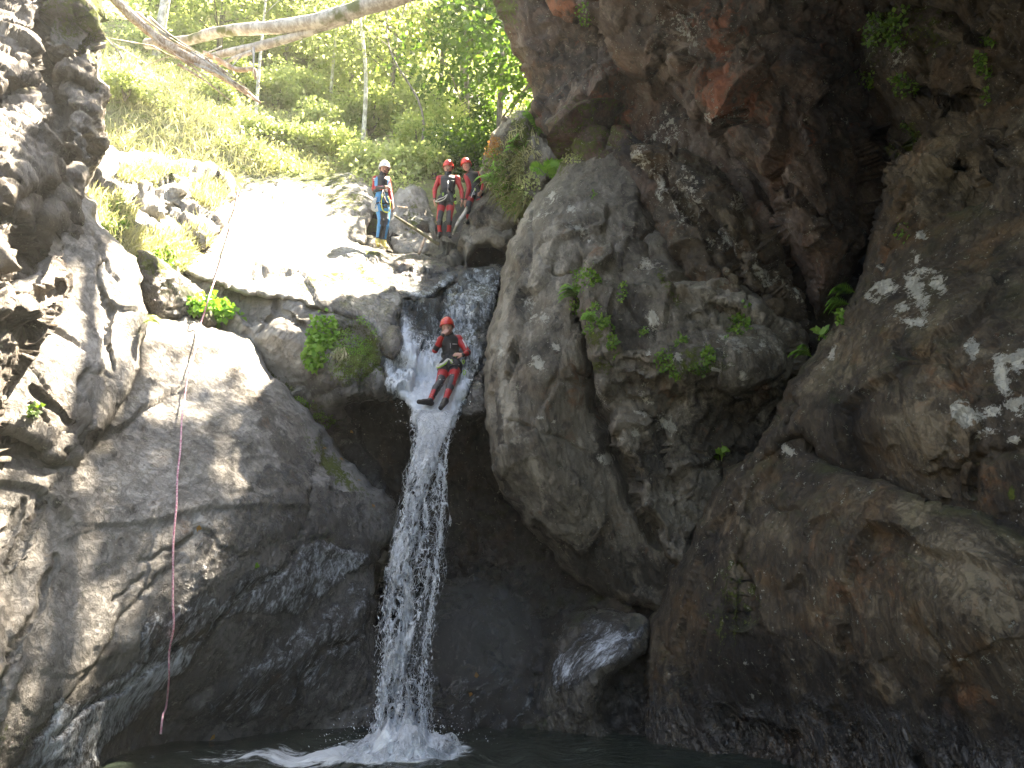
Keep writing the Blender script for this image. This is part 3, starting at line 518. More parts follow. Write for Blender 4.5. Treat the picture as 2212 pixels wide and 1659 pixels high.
rock('cliff_pillar', [(1212, 346), (1176, 412), (1150, 440), (1139, 456), (1125, 485), (1112, 515), (1099, 540), (1088, 580), (1084, 605), (1080, 640), (1066, 690), (1056, 740), (1051, 790), (1050, 830), (1049, 870), (1056, 900), (1063, 950), (1068, 1000), (1085, 1050), (1110, 1095), (1150, 1150), (1200, 1210), (1250, 1262), (1320, 1300), (1400, 1312), (1470, 1330), (1560, 1300), (1560, 1150), (1500, 1000), (1500, 800), (1500, 640), (1450, 560), (1430, 470), (1400, 400), (1365, 340), (1330, 300), (1290, 290), (1240, 310)],
     [(1212, 350, 12.3), (1100, 540, 12.4), (1056, 740, 11.8), (1050, 860, 11.4), (1070, 1010, 11.2), (1200, 500, 11.6), (1180, 800, 10.8), (1300, 350, 11.9), (1300, 600, 10.9), (1280, 900, 11.2), (1400, 500, 11.1), (1200, 1200, 11.9), (1200, 1100, 11.2), (1100, 1090, 11.9), (1330, 1100, 11.4), (1330, 1200, 11.6), (1330, 1295, 12.0), (1400, 1310, 11.7), (1540, 1200, 10.9), (1170, 1000, 10.9), (1400, 900, 11.0)],
     'grey', rnd=38, rdep=.45, fac=.17, fsize=2.1, namp=.07, nsize=1.4, fine=.02, aniso=((0, 0, .3), (1.2, 1, .6)), ramp=5, seed=91, key='pillar', back=2.0, step=3.6,
     cracks=[([(1258, 560), (1262, 620), (1244, 680)], 7, .15), ([(1244, 805), (1262, 815), (1288, 845), (1300, 880)], 6, .16), ([(1262, 700), (1280, 800), (1300, 900), (1335, 1000), (1370, 1080), (1420, 1160)], 16, .55), ([(1100, 910), (1140, 920), (1180, 940), (1230, 955), (1280, 1010)], 4, .08), ([(1200, 1000), (1260, 1040)], 4, .07), ([(1105, 770), (1120, 775)], 6, .14), ([(1180, 560), (1200, 600), (1240, 590)], 5, .1), ([(1350, 300), (1400, 420), (1425, 500), (1400, 560)], 14, .4)],
     paint=[('lichen', 1200, 430, 16, 25, 30, .66), ('lichen', 1175, 475, 30, 12, -20, .66), ('lichen', 1238, 462, 14, 14, 0, .8), ('lichen', 1255, 500, 40, 12, 10, .62), ('lichen', 1142, 652, 16, 22, 20, .72), ('lichen', 1165, 688, 30, 16, 0, .72), ('lichen', 1203, 745, 16, 10, 20, .9), ('lichen', 1160, 784, 24, 16, 30, .85), ('lichen', 1088, 760, 8, 20, 0, .85), ('lichen', 1165, 905, 14, 8, 0, .75), ('lichen', 1195, 912, 10, 6, 0, .75), ('lichen', 1308, 992, 20, 15, 20, 1.1), ('lichen', 1272, 520, 5, 5, 0, 1), ('lichen', 1390, 585, 24, 22, 0, .66),
            ('stain', 1130, 620, 14, 110, 5, .65), ('stain', 1080, 900, 10, 150, -5, .8), ('stain', 1110, 1060, 14, 120, -20, .8), ('stain', 1350, 620, 40, 100, -20, .8), ('stain', 1380, 480, 50, 120, -20, .7), ('stain', 1150, 560, 24, 80, 0, .6), ('pale', 1130, 500, 16, 60, 20, .7), ('stain', 1290, 960, 40, 80, 0, .7), ('stain', 1400, 1240, 100, 60, 20, .9), ('stain', 1300, 1230, 160, 70, 35, 1.0), ('stain', 1120, 1100, 50, 60, 30, .8), ('stain', 1240, 1180, 60, 60, 30, .6), ('rust', 1240, 810, 50, 70, 20, .48), ('rust', 1230, 880, 60, 50, 0, .42), ('rust', 1295, 560, 20, 26, 0, .72), ('pale', 1095, 740, 14, 150, 3, .85), ('pale', 1105, 880, 24, 110, -12, .85), ('pale', 1160, 1010, 14, 90, -20, .75), ('pale', 1320, 560, 30, 40, 0, .8), ('stain', 1200, 700, 20, 120, 0, .5), ('moss', 1075, 1150, 30, 80, -20, .6), ('moss', 1200, 355, 40, 30, 0, .7)])  # broad dark patches along the bottom edge paint the underside's shade
rock('cliff_mass', [(1281, 528), (1267, 545), (1254, 586), (1247, 647), (1254, 708), (1274, 748), (1288, 789), (1284, 823), (1298, 867), (1318, 894), (1328, 941), (1348, 989), (1369, 1026), (1376, 1080), (1390, 1110), (1420, 1160), (1445, 1210), (1470, 1240), (1540, 1130), (1565, 1060), (1626, 1000), (1660, 930), (1700, 860), (1740, 800), (1740, 720), (1700, 690), (1640, 640), (1560, 600), (1480, 590), (1420, 540), (1360, 520)],
     [(1270, 560, 10.8), (1250, 680, 10.45), (1290, 830, 10.2), (1340, 980, 10.15), (1440, 1200, 10.4), (1400, 550, 10.7), (1550, 620, 10.2), (1700, 720, 9.9), (1400, 720, 10.2), (1560, 780, 9.5), (1650, 800, 9.5), (1420, 830, 9.8), (1560, 850, 9.7), (1460, 960, 10.6), (1560, 1000, 10.7), (1640, 900, 10.4), (1500, 1100, 10.7)],
     'grey', rnd=26, rdep=.75, fac=.20, fsize=.9, namp=.11, nsize=1.0, fine=.03, ramp=7, seed=95, key='mass', back=1.2, step=3.6,
     cracks=[([(1510, 600), (1540, 660), (1600, 700), (1590, 690)], 8, .22), ([(1345, 780), (1400, 790), (1440, 785)], 5, .15), ([(1360, 830), (1300, 800)], 7, .1), ([(1480, 690), (1510, 680)], 5, .12), ([(1400, 900), (1450, 1000), (1480, 1080)], 10, .15)],
     steps=[([(1300, 850), (1360, 830), (1440, 825), (1530, 835), (1600, 850), (1680, 860)], .55, 9)],
     paint=[('lichen', 1412, 698, 18, 24, -30, .95), ('lichen', 1465, 775, 14, 14, 0, .85), ('lichen', 1400, 760, 10, 10, 0, .85), ('lichen', 1565, 715, 18, 14, 0, .8), ('lichen', 1545, 800, 12, 10, 0, .85), ('lichen', 1600, 805, 10, 16, 0, .8), ('lichen', 1640, 755, 12, 12, 0, .75), ('lichen', 1398, 855, 14, 28, -30, .75), ('lichen', 1390, 900, 26, 16, 0, .72), ('lichen', 1432, 915, 24, 22, 0, .85), ('lichen', 1375, 935, 16, 10, 0, .8), ('lichen', 1340, 948, 8, 5, 0, .9), ('lichen', 1300, 855, 12, 26, -20, .6), ('lichen', 1345, 1045, 14, 18, 20, .66), ('lichen', 1600, 750, 90, 60, 0, .42), ('lichen', 1400, 570, 26, 22, 0, .66),
            ('moss', 1290, 790, 24, 24, 0, .7), ('moss', 1440, 620, 14, 60, -30, .75), ('moss', 1290, 730, 24, 30, 0, .7), ('moss', 1500, 780, 120, 40, 0, .62), ('rust', 1290, 550, 20, 20, 0, .9), ('rust', 1650, 840, 40, 24, 0, .8), ('rust', 1450, 860, 40, 30, 0, .4), ('stain', 1560, 940, 130, 110, 0, 1.1), ('stain', 1440, 560, 60, 50, 0, .6), ('stain', 1400, 1010, 60, 100, 0, .8), ('stain', 1400, 680, 60, 90, 0, .45)])  # large dark patch below the brink paints shade into the undercut
rock('cliff_block', [(1877, -90), (1859, 36), (1856, 102), (1862, 164), (1884, 204), (1905, 245), (1924, 273), (1930, 330), (1928, 400), (1905, 470), (1890, 520), (1990, 560), (2300, 560), (2300, -90)],
     [(1865, 50, 9.2), (1930, 270, 9.1), (1920, 430, 8.9), (2000, 100, 8.6), (2100, 300, 8.2), (2212, 0, 7.6), (2212, 400, 7.4), (2050, 450, 8.5)],
     'brown', rnd=40, rdep=.45, fac=.26, fsize=.9, namp=.12, fine=.03, ramp=8, seed=99, key='far', back=1.2,
     cracks=[([(1960, 190), (2020, 200), (2090, 205)], 8, .25), ([(2050, 400), (2090, 370), (2110, 410)], 26, .55), ([(1930, 20), (2060, 30), (2150, 90)], 12, .25), ([(1900, 230), (1960, 330), (1950, 450)], 9, .25), ([(2180, 280), (2150, 350)], 10, .2)],
     paint=[('rust', 1990, 330, 40, 50, 20, .55), ('pale', 2010, 350, 60, 110, 10, .7), ('stain', 2150, 330, 70, 90, 0, .6), ('lichen', 1890, 60, 20, 80, 0, .55), ('lichen', 1950, 120, 30, 60, 0, .5), ('moss', 1900, 80, 40, 80, 0, .66), ('moss', 1952, 300, 16, 50, 15, .9), ('moss', 2010, 70, 60, 50, 0, .5), ('lichen', 2150, 30, 30, 15, 0, .5), ('stain', 1900, 420, 40, 90, 0, .9)])
rock('cliff_slab', [(1928, 436), (1960, 452), (1990, 470), (2030, 467), (2080, 448), (2128, 430), (2212, 437), (2300, 430), (2300, 1250), (2212, 1200), (2050, 1130), (1946, 1080), (1878, 1055), (1803, 1015), (1766, 985), (1749, 955), (1705, 955), (1660, 1000), (1607, 1030), (1607, 1012), (1641, 965), (1668, 914), (1681, 873), (1702, 823), (1728, 792), (1756, 770), (1776, 735), (1817, 670), (1851, 613), (1864, 569), (1878, 518), (1899, 480)],
     [(1930, 440, 8.9), (1860, 600, 9.1), (1760, 780, 9.1), (1680, 900, 9.1), (1620, 1010, 9.3), (1900, 700, 8.2), (1850, 900, 8.0), (1850, 1010, 8.3), (2050, 500, 8.2), (2212, 450, 7.6), (2212, 800, 6.7), (2000, 900, 7.3), (2000, 1080, 7.6), (2212, 1150, 6.8)],
     'brown', rnd=34, rdep=.4, fac=.10, fsize=2.0, namp=.06, nsize=1.4, fine=.012, ramp=5, seed=103, key='rslab', back=1.0, step=3.6,
     cracks=[([(2115, 950), (2110, 1010), (2100, 1060)], 8, .12), ([(1700, 850), (1740, 880), (1700, 920)], 8, .12), ([(1890, 560), (1870, 650), (1810, 720)], 9, .12)],
     paint=[('lichen', 1925, 635, 34, 30, 0, 1.05), ('lichen', 1895, 660, 24, 12, 30, .75), ('lichen', 1990, 640, 28, 60, -20, .95), ('lichen', 2035, 630, 26, 36, -10, .75), ('lichen', 2010, 600, 44, 16, 10, .66), ('lichen', 1960, 680, 24, 14, 0, .85), ('lichen', 1985, 712, 30, 16, 10, 1.0), ('lichen', 1945, 700, 20, 10, 0, .7), ('lichen', 2100, 755, 20, 22, 0, 1.0), ('lichen', 2162, 800, 22, 60, -10, 1.1), ('lichen', 2195, 775, 30, 26, 0, 1.1), ('lichen', 2190, 875, 30, 30, 30, 1.0), ('lichen', 2085, 895, 34, 30, 0, 1.15), ('lichen', 2140, 885, 34, 18, 0, .9), ('lichen', 2130, 935, 30, 16, -20, .8), ('lichen', 2190, 950, 16, 10, 0, 1.0), ('lichen', 1810, 770, 12, 22, 20, .9), ('lichen', 1792, 800, 8, 16, 0, .8), ('lichen', 1900, 575, 10, 9, 0, .9), ('lichen', 1985, 500, 18, 20, -20, .85), ('lichen', 1975, 560, 16, 30, 0, .6),
            ('rust', 1900, 560, 30, 60, 20, .5), ('rust', 2060, 830, 90, 110, 0, .42), ('rust', 2130, 1060, 70, 80, 0, .5), ('stain', 1960, 760, 60, 110, 0, .6), ('stain', 1820, 880, 60, 90, 20, .7), ('stain', 2170, 600, 80, 140, 0, .6), ('pale', 2000, 940, 130, 120, 0, .75), ('pale', 1920, 850, 60, 80, 0, .5), ('pale', 1780, 760, 20, 90, 30, .6), ('moss', 2187, 1070, 10, 26, 0, .9), ('stain', 1930, 960, 100, 60, 30, .4)])
rock('cliff_base', [(1705, 940), (1749, 941), (1766, 972), (1803, 1002), (1878, 1039), (1946, 1060), (2050, 1100), (2212, 1150), (2300, 1160), (2300, 1760), (1424, 1760), (1420, 1680), (1400, 1600), (1392, 1560), (1400, 1500), (1395, 1430), (1400, 1380), (1412, 1325), (1440, 1260), (1458, 1220), (1478, 1190), (1500, 1130), (1535, 1060), (1560, 1010), (1610, 990), (1660, 965)],
     [(1705, 950, 9.0), (1560, 1020, 9.7), (1480, 1190, 9.9), (1410, 1330, 10.3), (1400, 1600, 10.3), (1800, 1100, 7.9), (2212, 1180, 6.6), (2100, 1300, 6.5), (1700, 1300, 8.3), (1600, 1600, 9.3), (1900, 1600, 7.8), (2212, 1600, 6.7), (1550, 1400, 9.1), (1420, 1750, 10.3), (2000, 1750, 7.4), (1600, 1150, 9.0)],
     'brown', rnd=45, rdep=.45, fac=.15, fsize=2.0, namp=.11, nsize=1.6, fine=.015, aniso=((0, .3, 0), (1.3, 1, .6)), ramp=6, seed=107, key='base', back=1.3, step=4,
     cracks=[([(1700, 960), (1640, 1080), (1600, 1200), (1590, 1330)], 12, .15), ([(1560, 1560), (1600, 1600), (1700, 1620)], 12, .15), ([(1640, 1040), (1620, 1100)], 10, .12), ([(1990, 1640), (2000, 1660)], 20, .2)],
     paint=[('rust', 1850, 1280, 130, 150, 0, .5), ('rust', 2100, 1500, 70, 60, 0, .55), ('rust', 1720, 1600, 80, 30, -30, .5), ('pale', 2090, 1230, 110, 90, 20, .85), ('pale', 1990, 1140, 60, 30, 20, .8), ('pale', 2150, 1330, 60, 90, -10, .7), ('stain', 1600, 1500, 200, 200, 0, 1.1), ('stain', 1950, 1580, 300, 120, 0, 1.1), ('stain', 2180, 1600, 120, 120, 0, 1.1), ('stain', 1760, 1450, 200, 120, 0, .8), ('moss', 1560, 1300, 60, 120, 15, .45), ('lichen', 1705, 975, 10, 14, 20, .75), ('lichen', 1605, 1008, 9, 9, 0, .9), ('lichen', 1585, 1030, 7, 10, 0, .9), ('stain', 1520, 1180, 50, 100, 20, .6)])  # big low dark patches paint the wall's deep shade into its colour
boulder([(1160, 1500), (1175, 1450), (1195, 1390), (1215, 1350), (1245, 1325), (1275, 1314), (1310, 1318), (1370, 1325), (1400, 1340), (1400, 1400), (1370, 1430), (1310, 1470), (1290, 1530), (1330, 1600), (1330, 1680), (1140, 1680), (1150, 1560)], [(1175, 1450, 11.3), (1270, 1318, 11.6), (1395, 1340, 10.9), (1300, 1450, 10.6), (1200, 1560, 11.2), (1320, 1600, 10.8)],
    'rounded wet boulder shining pale under the right wall beside the pool', 111, key='wetb', rnd=40, rdep=.5, back=1.2, step=3.2, ramp=4, paint=[('wet', 1270, 1440, 180, 200, 0, 1.2), ('moss', 1260, 1340, 30, 20, 0, .6), ('moss', 1172, 1555, 22, 26, 0, .6)], fsize=.8)
boulder([(880, 1330), (920, 1290), (1000, 1270), (1100, 1310), (1180, 1400), (1190, 1500), (1170, 1600), (1150, 1680), (860, 1680), (850, 1500)], [(880, 1350, 12.8), (1000, 1290, 12.8), (1150, 1400, 12.2), (1000, 1450, 11.9), (900, 1560, 11.7), (1150, 1600, 11.5), (1000, 1590, 11.5)],
    'broad dark wet boulder behind the foot of the waterfall', 113, mat='dark', key='caveb', rnd=60, rdep=.8, back=1.0, step=4, fac=.12, fsize=.6, namp=.1, ramp=6, paint=[('wet', 1020, 1480, 240, 260, 0, 1.2), ('rust', 1030, 1450, 16, 20, 0, .9)])
# out of frame: added rock sheets that close off skylight and sun
def blocker_sheet(name, pts_fn, nu, nv, mat, seed, amp=.6):
    a, b = np.meshgrid(np.linspace(0, 1, nu), np.linspace(0, 1, nv)); X = pts_fn(a, b)
    g = np.cross(np.gradient(X, axis=1), np.gradient(X, axis=0)); g /= np.linalg.norm(g, axis=-1)[..., None] + 1e-9
    f, e = facets(X / 2.0, seed); X = X + g * (amp * f + amp * fbm(X / 2.5, 4, seed))[..., None]
    i = np.arange(nu * nv).reshape(nv, nu); q = np.stack([i[:-1, :-1], i[1:, :-1], i[1:, 1:], i[:-1, 1:]], -1).reshape(-1, 4)
    o = mesh_np(name, X.reshape(-1, 3), q, M[mat]); z = np.zeros((nu * nv, 3)); col_attr(o, 'ma', z); col_attr(o, 'mb', z); tag(o, kind='structure'); return o
# right cliff top, above the frame
def f_top(a, b):
    y = 5.0 + 12.0 * a; x0 = 2.2 + (y - 5) * -.18
    return np.stack([x0 + 1.4 * b + 3.0 * np.clip(b - .75, 0, 1) * 4, y, 11.5 + b * RIDGE_H + .8 * np.sin(y * .9)], -1)
RIDGE_H = 3.0
# unseen gorge walls and cliff top, added to limit skylight and cast shade, forest hillside
blocker_sheet('cliff_face', lambda a, b: np.stack([6.9 + .4 * np.sin(a * 5) - 4.2 * b ** 1.5 * np.clip((1 - a) * 3, 0, 1), -8 + 16.0 * a, -1 + 13.5 * b], -1), 110, 100, 'brown', 201)  # top leans inward to block sky from the lower right wall
blocker_sheet('cliff_face', lambda a, b: np.stack([-7.2 - 1.2 * np.sin(a * 4) - 1.5 * b, -8 + 15 * a, -1 + 9.5 * b], -1), 110, 80, 'jag', 202)
blocker_sheet('cliff_top_blocker', lambda a, b: np.stack([.425 * (4.5 + 9.5 * a) - 3.3 + 7.5 * b, 4.5 + 9.5 * a, 1.5 + 1.03 * (4.5 + 9.5 * a) + 1.6 * np.sin(b * 3)], -1), 110, 70, 'brown', 203, .3)  # unseen sheet, left edge shaped to set the sun's shadow line
blocker_sheet('cliff_face', lambda a, b: np.stack([.75 + .3 * np.sin(a * 7) + .8 * b, 13.6 + 5.0 * a, 7.5 + 6.2 * b], -1), 60, 70, 'brown', 204, .4)  # unseen blocker added behind the overhang to shade the men in red
# hillside
def hill_z(x, y):
    t = np.clip((y - 16.3) / 30, 0, 2)
    return 10.6 + 30 * t ** 1.05 + np.clip(-(x + 4.5), 0, 9) * .55 * np.clip((y - 12) / 4, 0, 1) + .5 * np.sin(x * .7 + y * .5) * np.clip(t * 4, 0, 1)
xx, yy = np.meshgrid(np.linspace(-26, 22, 150), np.linspace(12.5, 60, 150))
zz = hill_z(xx, yy) + fbm(np.stack([xx, yy, 0 * xx], -1) / 2.5, 4, 5) * .5 * np.clip((yy - 15) / 3, .2, 1)
zz = np.where(yy < 17.2, zz - (17.2 - yy) * np.where(xx < -4.2, 1.1, 4.0), zz)
i = np.arange(150 * 150).reshape(150, 150)
s = NT('forest_floor'); pos = s.n('ShaderNodeNewGeometry').outputs['Position']
cc = s.mix(s.mapr(s.noise(pos, 1.2, 5, .7), .4, .62, smooth=True), (.16, .15, .07), (.42, .38, .22)); cc = s.mix(s.mapr(s.noise(pos, 6, 4, .7), .45, .6), cc, (.2, .24, .07))
x_ = s.bsdf(cc, .95, s.bump(s.noise(pos, 12, 5, .7), 1.0, .08)); s.l(x_.outputs[0], s.out.inputs[0]); M['floor'] = s.m
tag(mesh_np('hillside', np.stack([xx, yy, zz], -1).reshape(-1, 3), np.stack([i[:-1, :-1], i[1:, :-1], i[1:, 1:], i[:-1, 1:]], -1).reshape(-1, 4), M['floor']), kind='structure')
# pool bed and pool
xx, yy = np.meshgrid(np.linspace(-16, 16, 90), np.linspace(-10, 17, 90)); zz = -1.3 + .25 * fbm(np.stack([xx, yy, 0 * xx], -1) / 1.5, 4, 9)
i = np.arange(8100).reshape(90, 90)
o = mesh_np('pool_bed', np.stack([xx, yy, zz], -1).reshape(-1, 3), np.stack([i[:-1, :-1], i[1:, :-1], i[1:, 1:], i[:-1, 1:]], -1).reshape(-1, 4), M['dark']); tag(o, kind='structure')
z_ = np.zeros((8100, 3)); col_attr(o, 'ma', z_); col_attr(o, 'mb', z_)
# ------------------------------------------------------------------ water
FALL_X, FALL_Y = float(V(868, 1640, 9.6)[0]), 9.6
s = NT('pool_water'); pos = s.n('ShaderNodeNewGeometry').outputs['Position']
fa = s.n('ShaderNodeAttribute', attribute_name='foam').outputs['Fac']
fn = s.noise(s.mapping(pos, (0, 0, 0), (1, 1.6, 1)), 3.2, 7, .68, .9)
ff = s.mapr(s.math('ADD', fa, s.math('MULTIPLY', s.math('SUBTRACT', fn, .5), 1.9)), .42, .85, 0, 1, True)
bn = s.bump(s.noise(s.mapping(pos, (0, 0, 0), (1, 1.7, 1)), 5, 4, .6, .5), 1.0, .09); bn = s.bump(s.noise(pos, 22, 3), .35, .01, bn); bn = s.bump(ff, .5, .03, bn)
gl = s.bsdf((.02, .028, .021), .07, bn); gl.inputs['IOR'].default_value = 1.33
fo = s.bsdf(s.mix(s.noise(pos, 9, 4), (.45, .5, .52), (.85, .9, .92)), .6, bn)
mx = s.n('ShaderNodeMixShader'); s.l(ff, mx.inputs[0]); s.l(gl.outputs[0], mx.inputs[1]); s.l(fo.outputs[0], mx.inputs[2]); s.l(mx.outputs[0], s.out.inputs[0]); M['pool'] = s.m
n = 260
xx, yy = np.meshgrid(np.linspace(-13, 11, n), np.linspace(-8, 15, n)); 
xx = FALL_X + (xx - FALL_X) * (.25 + .75 * np.abs((xx - FALL_X) / 12)); yy = FALL_Y + (yy - FALL_Y) * (.25 + .75 * np.abs((yy - FALL_Y) / 17.6))
rr = np.hypot((xx - FALL_X), (yy - FALL_Y) * 1.0)
zz = .05 * fbm(np.stack([xx, yy * 1.5, 0 * xx], -1) / .7, 4, 77) + .05 * np.exp(-(rr / 2.2) ** 2) * np.sin(rr * 9 + 2 * fbm(np.stack([xx, yy, 0 * xx], -1) * 2, 2, 4)) + .32 * np.exp(-(rr / .34) ** 2) * (1 + .5 * fbm(np.stack([xx, yy, 0 * xx], -1) * 7, 3, 6)) + .06 * np.exp(-(rr / 1.1) ** 2) * fbm(np.stack([xx, yy, 0 * xx], -1) * 6, 4, 8)
foam = 1.5 * np.exp(-(rr / .68) ** 2) + .62 * np.exp(-(np.hypot((xx - FALL_X + .55) / 1.5, (yy - FALL_Y + .15) / .55)) ** 2) + .30 * np.exp(-(np.hypot((xx - FALL_X) / 3, (yy - FALL_Y) / 1.0)) ** 2) + .25 * np.exp(-((yy - FALL_Y + .35) / .12) ** 2) * (xx < FALL_X) * np.exp(-((xx - FALL_X) / 3.) ** 2)
foam *= np.where(xx > FALL_X, np.exp(-np.clip(xx - FALL_X - .25, 0, 9) * 1.6), 1)
i = np.arange(n * n).reshape(n, n)
o = mesh_np('pool_water', np.stack([xx, yy, zz], -1).reshape(-1, 3), np.stack([i[:-1, :-1], i[1:, :-1], i[1:, 1:], i[:-1, 1:]], -1).reshape(-1, 4), M['pool']); tag(o, kind='structure')
a = o.data.attributes.new('foam', 'FLOAT', 'POINT'); a.data.foreach_set('value', foam.ravel().astype(np.float32))
# ------------------------------------------------------------------ people: one continuous skin grown from tapered limbs, then meshed
def suit_mat():
    s = NT('skin_and_neoprene'); a = s.n('ShaderNodeAttribute', attribute_name='col'); pos = s.n('ShaderNodeTexCoord').outputs['Object']
    n = s.noise(pos, 9, 4, .6); f = s.noise(pos, 160, 2)
    c = s.mix(s.mapr(n, .3, .7, .0, .25), a.outputs['Color'], s.mix(1.0, a.outputs['Color'], (.6, .6, .6), 'MULTIPLY'))
    x = s.bsdf(c, a.outputs['Alpha'], s.bump(s.math('ADD', s.math('MULTIPLY', n, .012), s.math('MULTIPLY', f, .0006)), .7, 1.0)); x.inputs['Specular IOR Level'].default_value = .4
    s.l(x.outputs[0], s.out.inputs[0]); return s.m
M['suit'] = suit_mat()
M['helmet_red'] = simple_mat('red_helmet_shell', (.62, .035, .02), .28, .12, 12, .05, coat=.4)
M['helmet_white'] = simple_mat('white_helmet_shell', (.75, .77, .8), .3, .06, 12, .05, coat=.3)
M['webbing'] = simple_mat('black_webbing', (.02, .02, .022), .7); M['lime'] = simple_mat('lime_metal', (.30, .55, .03), .35); M['cord'] = simple_mat('white_cord', (.62, .60, .55), .8, .2, 60)
M['steel'] = simple_mat('grey_metal', (.5, .5, .52), .3, metallic=.9); M['yellowboot'] = simple_mat('yellow_boot', (.62, .52, .12), .6); M['print'] = simple_mat('pale_print', (.62, .6, .6), .6)
BLACK, RED, BLUE, SKIN, HAIR, GREYB = (.016, .016, .019, .5), (.40, .012, .016, .42), (.05, .27, .56, .45), (.50, .27, .20, .5), (.03, .018, .012, .7), (.045, .045, .05, .6)
class Body:
    def __init__(s, origin): s.o = np.array(origin, float); s.p = []
    def cap(s, a, b, ra, rb, zone, k=.02): s.p.append((np.array(a, float) - s.o, np.array(b, float) - s.o, ra, rb, zone, k))
    @staticmethod
    def sd(q, a, b, ra, rb):
        ba = b - a; L2 = ba @ ba + 1e-9; t = np.clip(((q - a) @ ba) / L2, 0, 1)
        return np.linalg.norm(q - a - t[..., None] * ba, axis=-1) - (ra + (rb - ra) * t), t
    def build(s, vox=.0075):
        lo = np.min([np.minimum(a, b) - max(ra, rb) - .03 for a, b, ra, rb, z, k in s.p], 0); hi = np.max([np.maximum(a, b) + max(ra, rb) + .03 for a, b, ra, rb, z, k in s.p], 0)
        n = np.ceil((hi - lo) / vox).astype(int) + 1; F = np.full(n, .06, np.float32)
        for a, b, ra, rb, z, k in s.p:
            m = max(ra, rb) + .06; i0 = np.maximum(((np.minimum(a, b) - m - lo) / vox).astype(int), 0); i1 = np.minimum(((np.maximum(a, b) + m - lo) / vox).astype(int) + 1, n)
            g = np.stack(np.meshgrid(*[np.arange(i0[j], i1[j]) for j in range(3)], indexing='ij'), -1) * vox + lo
            d, _ = s.sd(g, a, b, ra, rb); sl = tuple(slice(i0[j], i1[j]) for j in range(3)); f = F[sl]
            h = np.clip(.5 + .5 * (f - d) / k, 0, 1); F[sl] = (f + (d - f) * h - k * h * (1 - h)).astype(np.float32)
        gr = openvdb.FloatGrid(.06); gr.copyFromArray(F.astype(float)); v, q = gr.convertToQuads(isovalue=0.0)
        v = np.asarray(v, float) * vox + lo; return v, np.asarray(q)[:, ::-1]
def lerp(a, b, t): return np.asarray(a) + (np.asarray(b) - np.asarray(a)) * t
def unit(v): v = np.asarray(v, float); return v / (np.linalg.norm(v) + 1e-9)
def add_hand(B, wrist, d, nrm, thumb_side, curl=.5, size=1.0, spread=.12, zone='skin'):
    """palm, four unequal curled fingers and a thumb leaving the side of the palm; nrm is the palm's facing direction"""
    d = unit(d); nrm = unit(np.asarray(nrm) - d * (np.asarray(nrm) @ d)); sd = np.cross(d, nrm) * thumb_side; L = .178 * size; w = np.asarray(wrist, float)
    B.cap(w, w + d * .03, .024, .026, zone, .02)
    for o in (-.028, -.01, .01, .028): B.cap(w + d * .02 + sd * o * .7 * size, w + d * .085 * size + sd * o * size, .016, .0135, zone, .012)
    for j, (o, ln) in enumerate(((.030, .072), (.010, .082), (-.011, .076), (-.031, .058))):
        p = w + d * .088 * size + sd * o * size; dd = unit(d + sd * o * spread * 10); c = 0
        for r0, r1, f in ((.0100, .0092, .46), (.0092, .0086, .30), (.0086, .0074, .24)):
            c += curl * (.55 + .1 * j); e = p + (dd * math.cos(c) + nrm * math.sin(c)) * ln * f * size; B.cap(p, e, r0, r1, zone, .004); p = e
    p = w + d * .03 * size + sd * .028 * size; e = p + unit(d * .7 + sd * .75 + nrm * .25) * .040 * size; B.cap(p, e, .0135, .0115, zone, .008)
    B.cap(e, e + unit(d * .95 + sd * .25 + nrm * .35) * .034 * size, .0112, .009, zone, .005)
def add_head(B, c, up, fwd, beard=False):
    """c: centre of the skull; face 22 cm high"""
    up = unit(up); fwd = unit(np.asarray(fwd) - up * (np.asarray(fwd) @ up)); r = np.cross(fwd, up)
    g = lambda x, y, z: np.asarray(c) + r * x + fwd * y + up * z
    B.cap(g(0, -.02, .02), g(0, .02, .02), .085, .078, 'skull', .02); B.cap(g(0, .02, .0), g(0, .035, -.07), .066, .045, 'face', .03)
    B.cap(g(0, .05, -.095), g(0, .058, -.105), .026, .022, 'chin', .025)
    B.cap(g(-.045, .0, -.05), g(-.02, .05, -.095), .03, .022, 'face', .03); B.cap(g(.045, .0, -.05), g(.02, .05, -.095), .03, .022, 'face', .03)
    B.cap(g(0, .088, -.005), g(0, .112, -.042), .009, .0135, 'nose', .012); B.cap(g(-.035, .075, .006), g(.035, .075, .006), .014, .014, 'face', .015)
    B.cap(g(-.035, .07, -.04), g(-.033, .07, -.035), .022, .022, 'face', .02); B.cap(g(.035, .07, -.04), g(.033, .07, -.035), .022, .022, 'face', .02)
    B.cap(g(-.018, .092, -.068), g(.018, .092, -.068), .0075, .0075, 'lips', .006)
    for sx in (-1, 1): B.cap(g(.082 * sx, -.005, -.03), g(.088 * sx, -.012, .005), .011, .015, 'ear', .006)
    return g
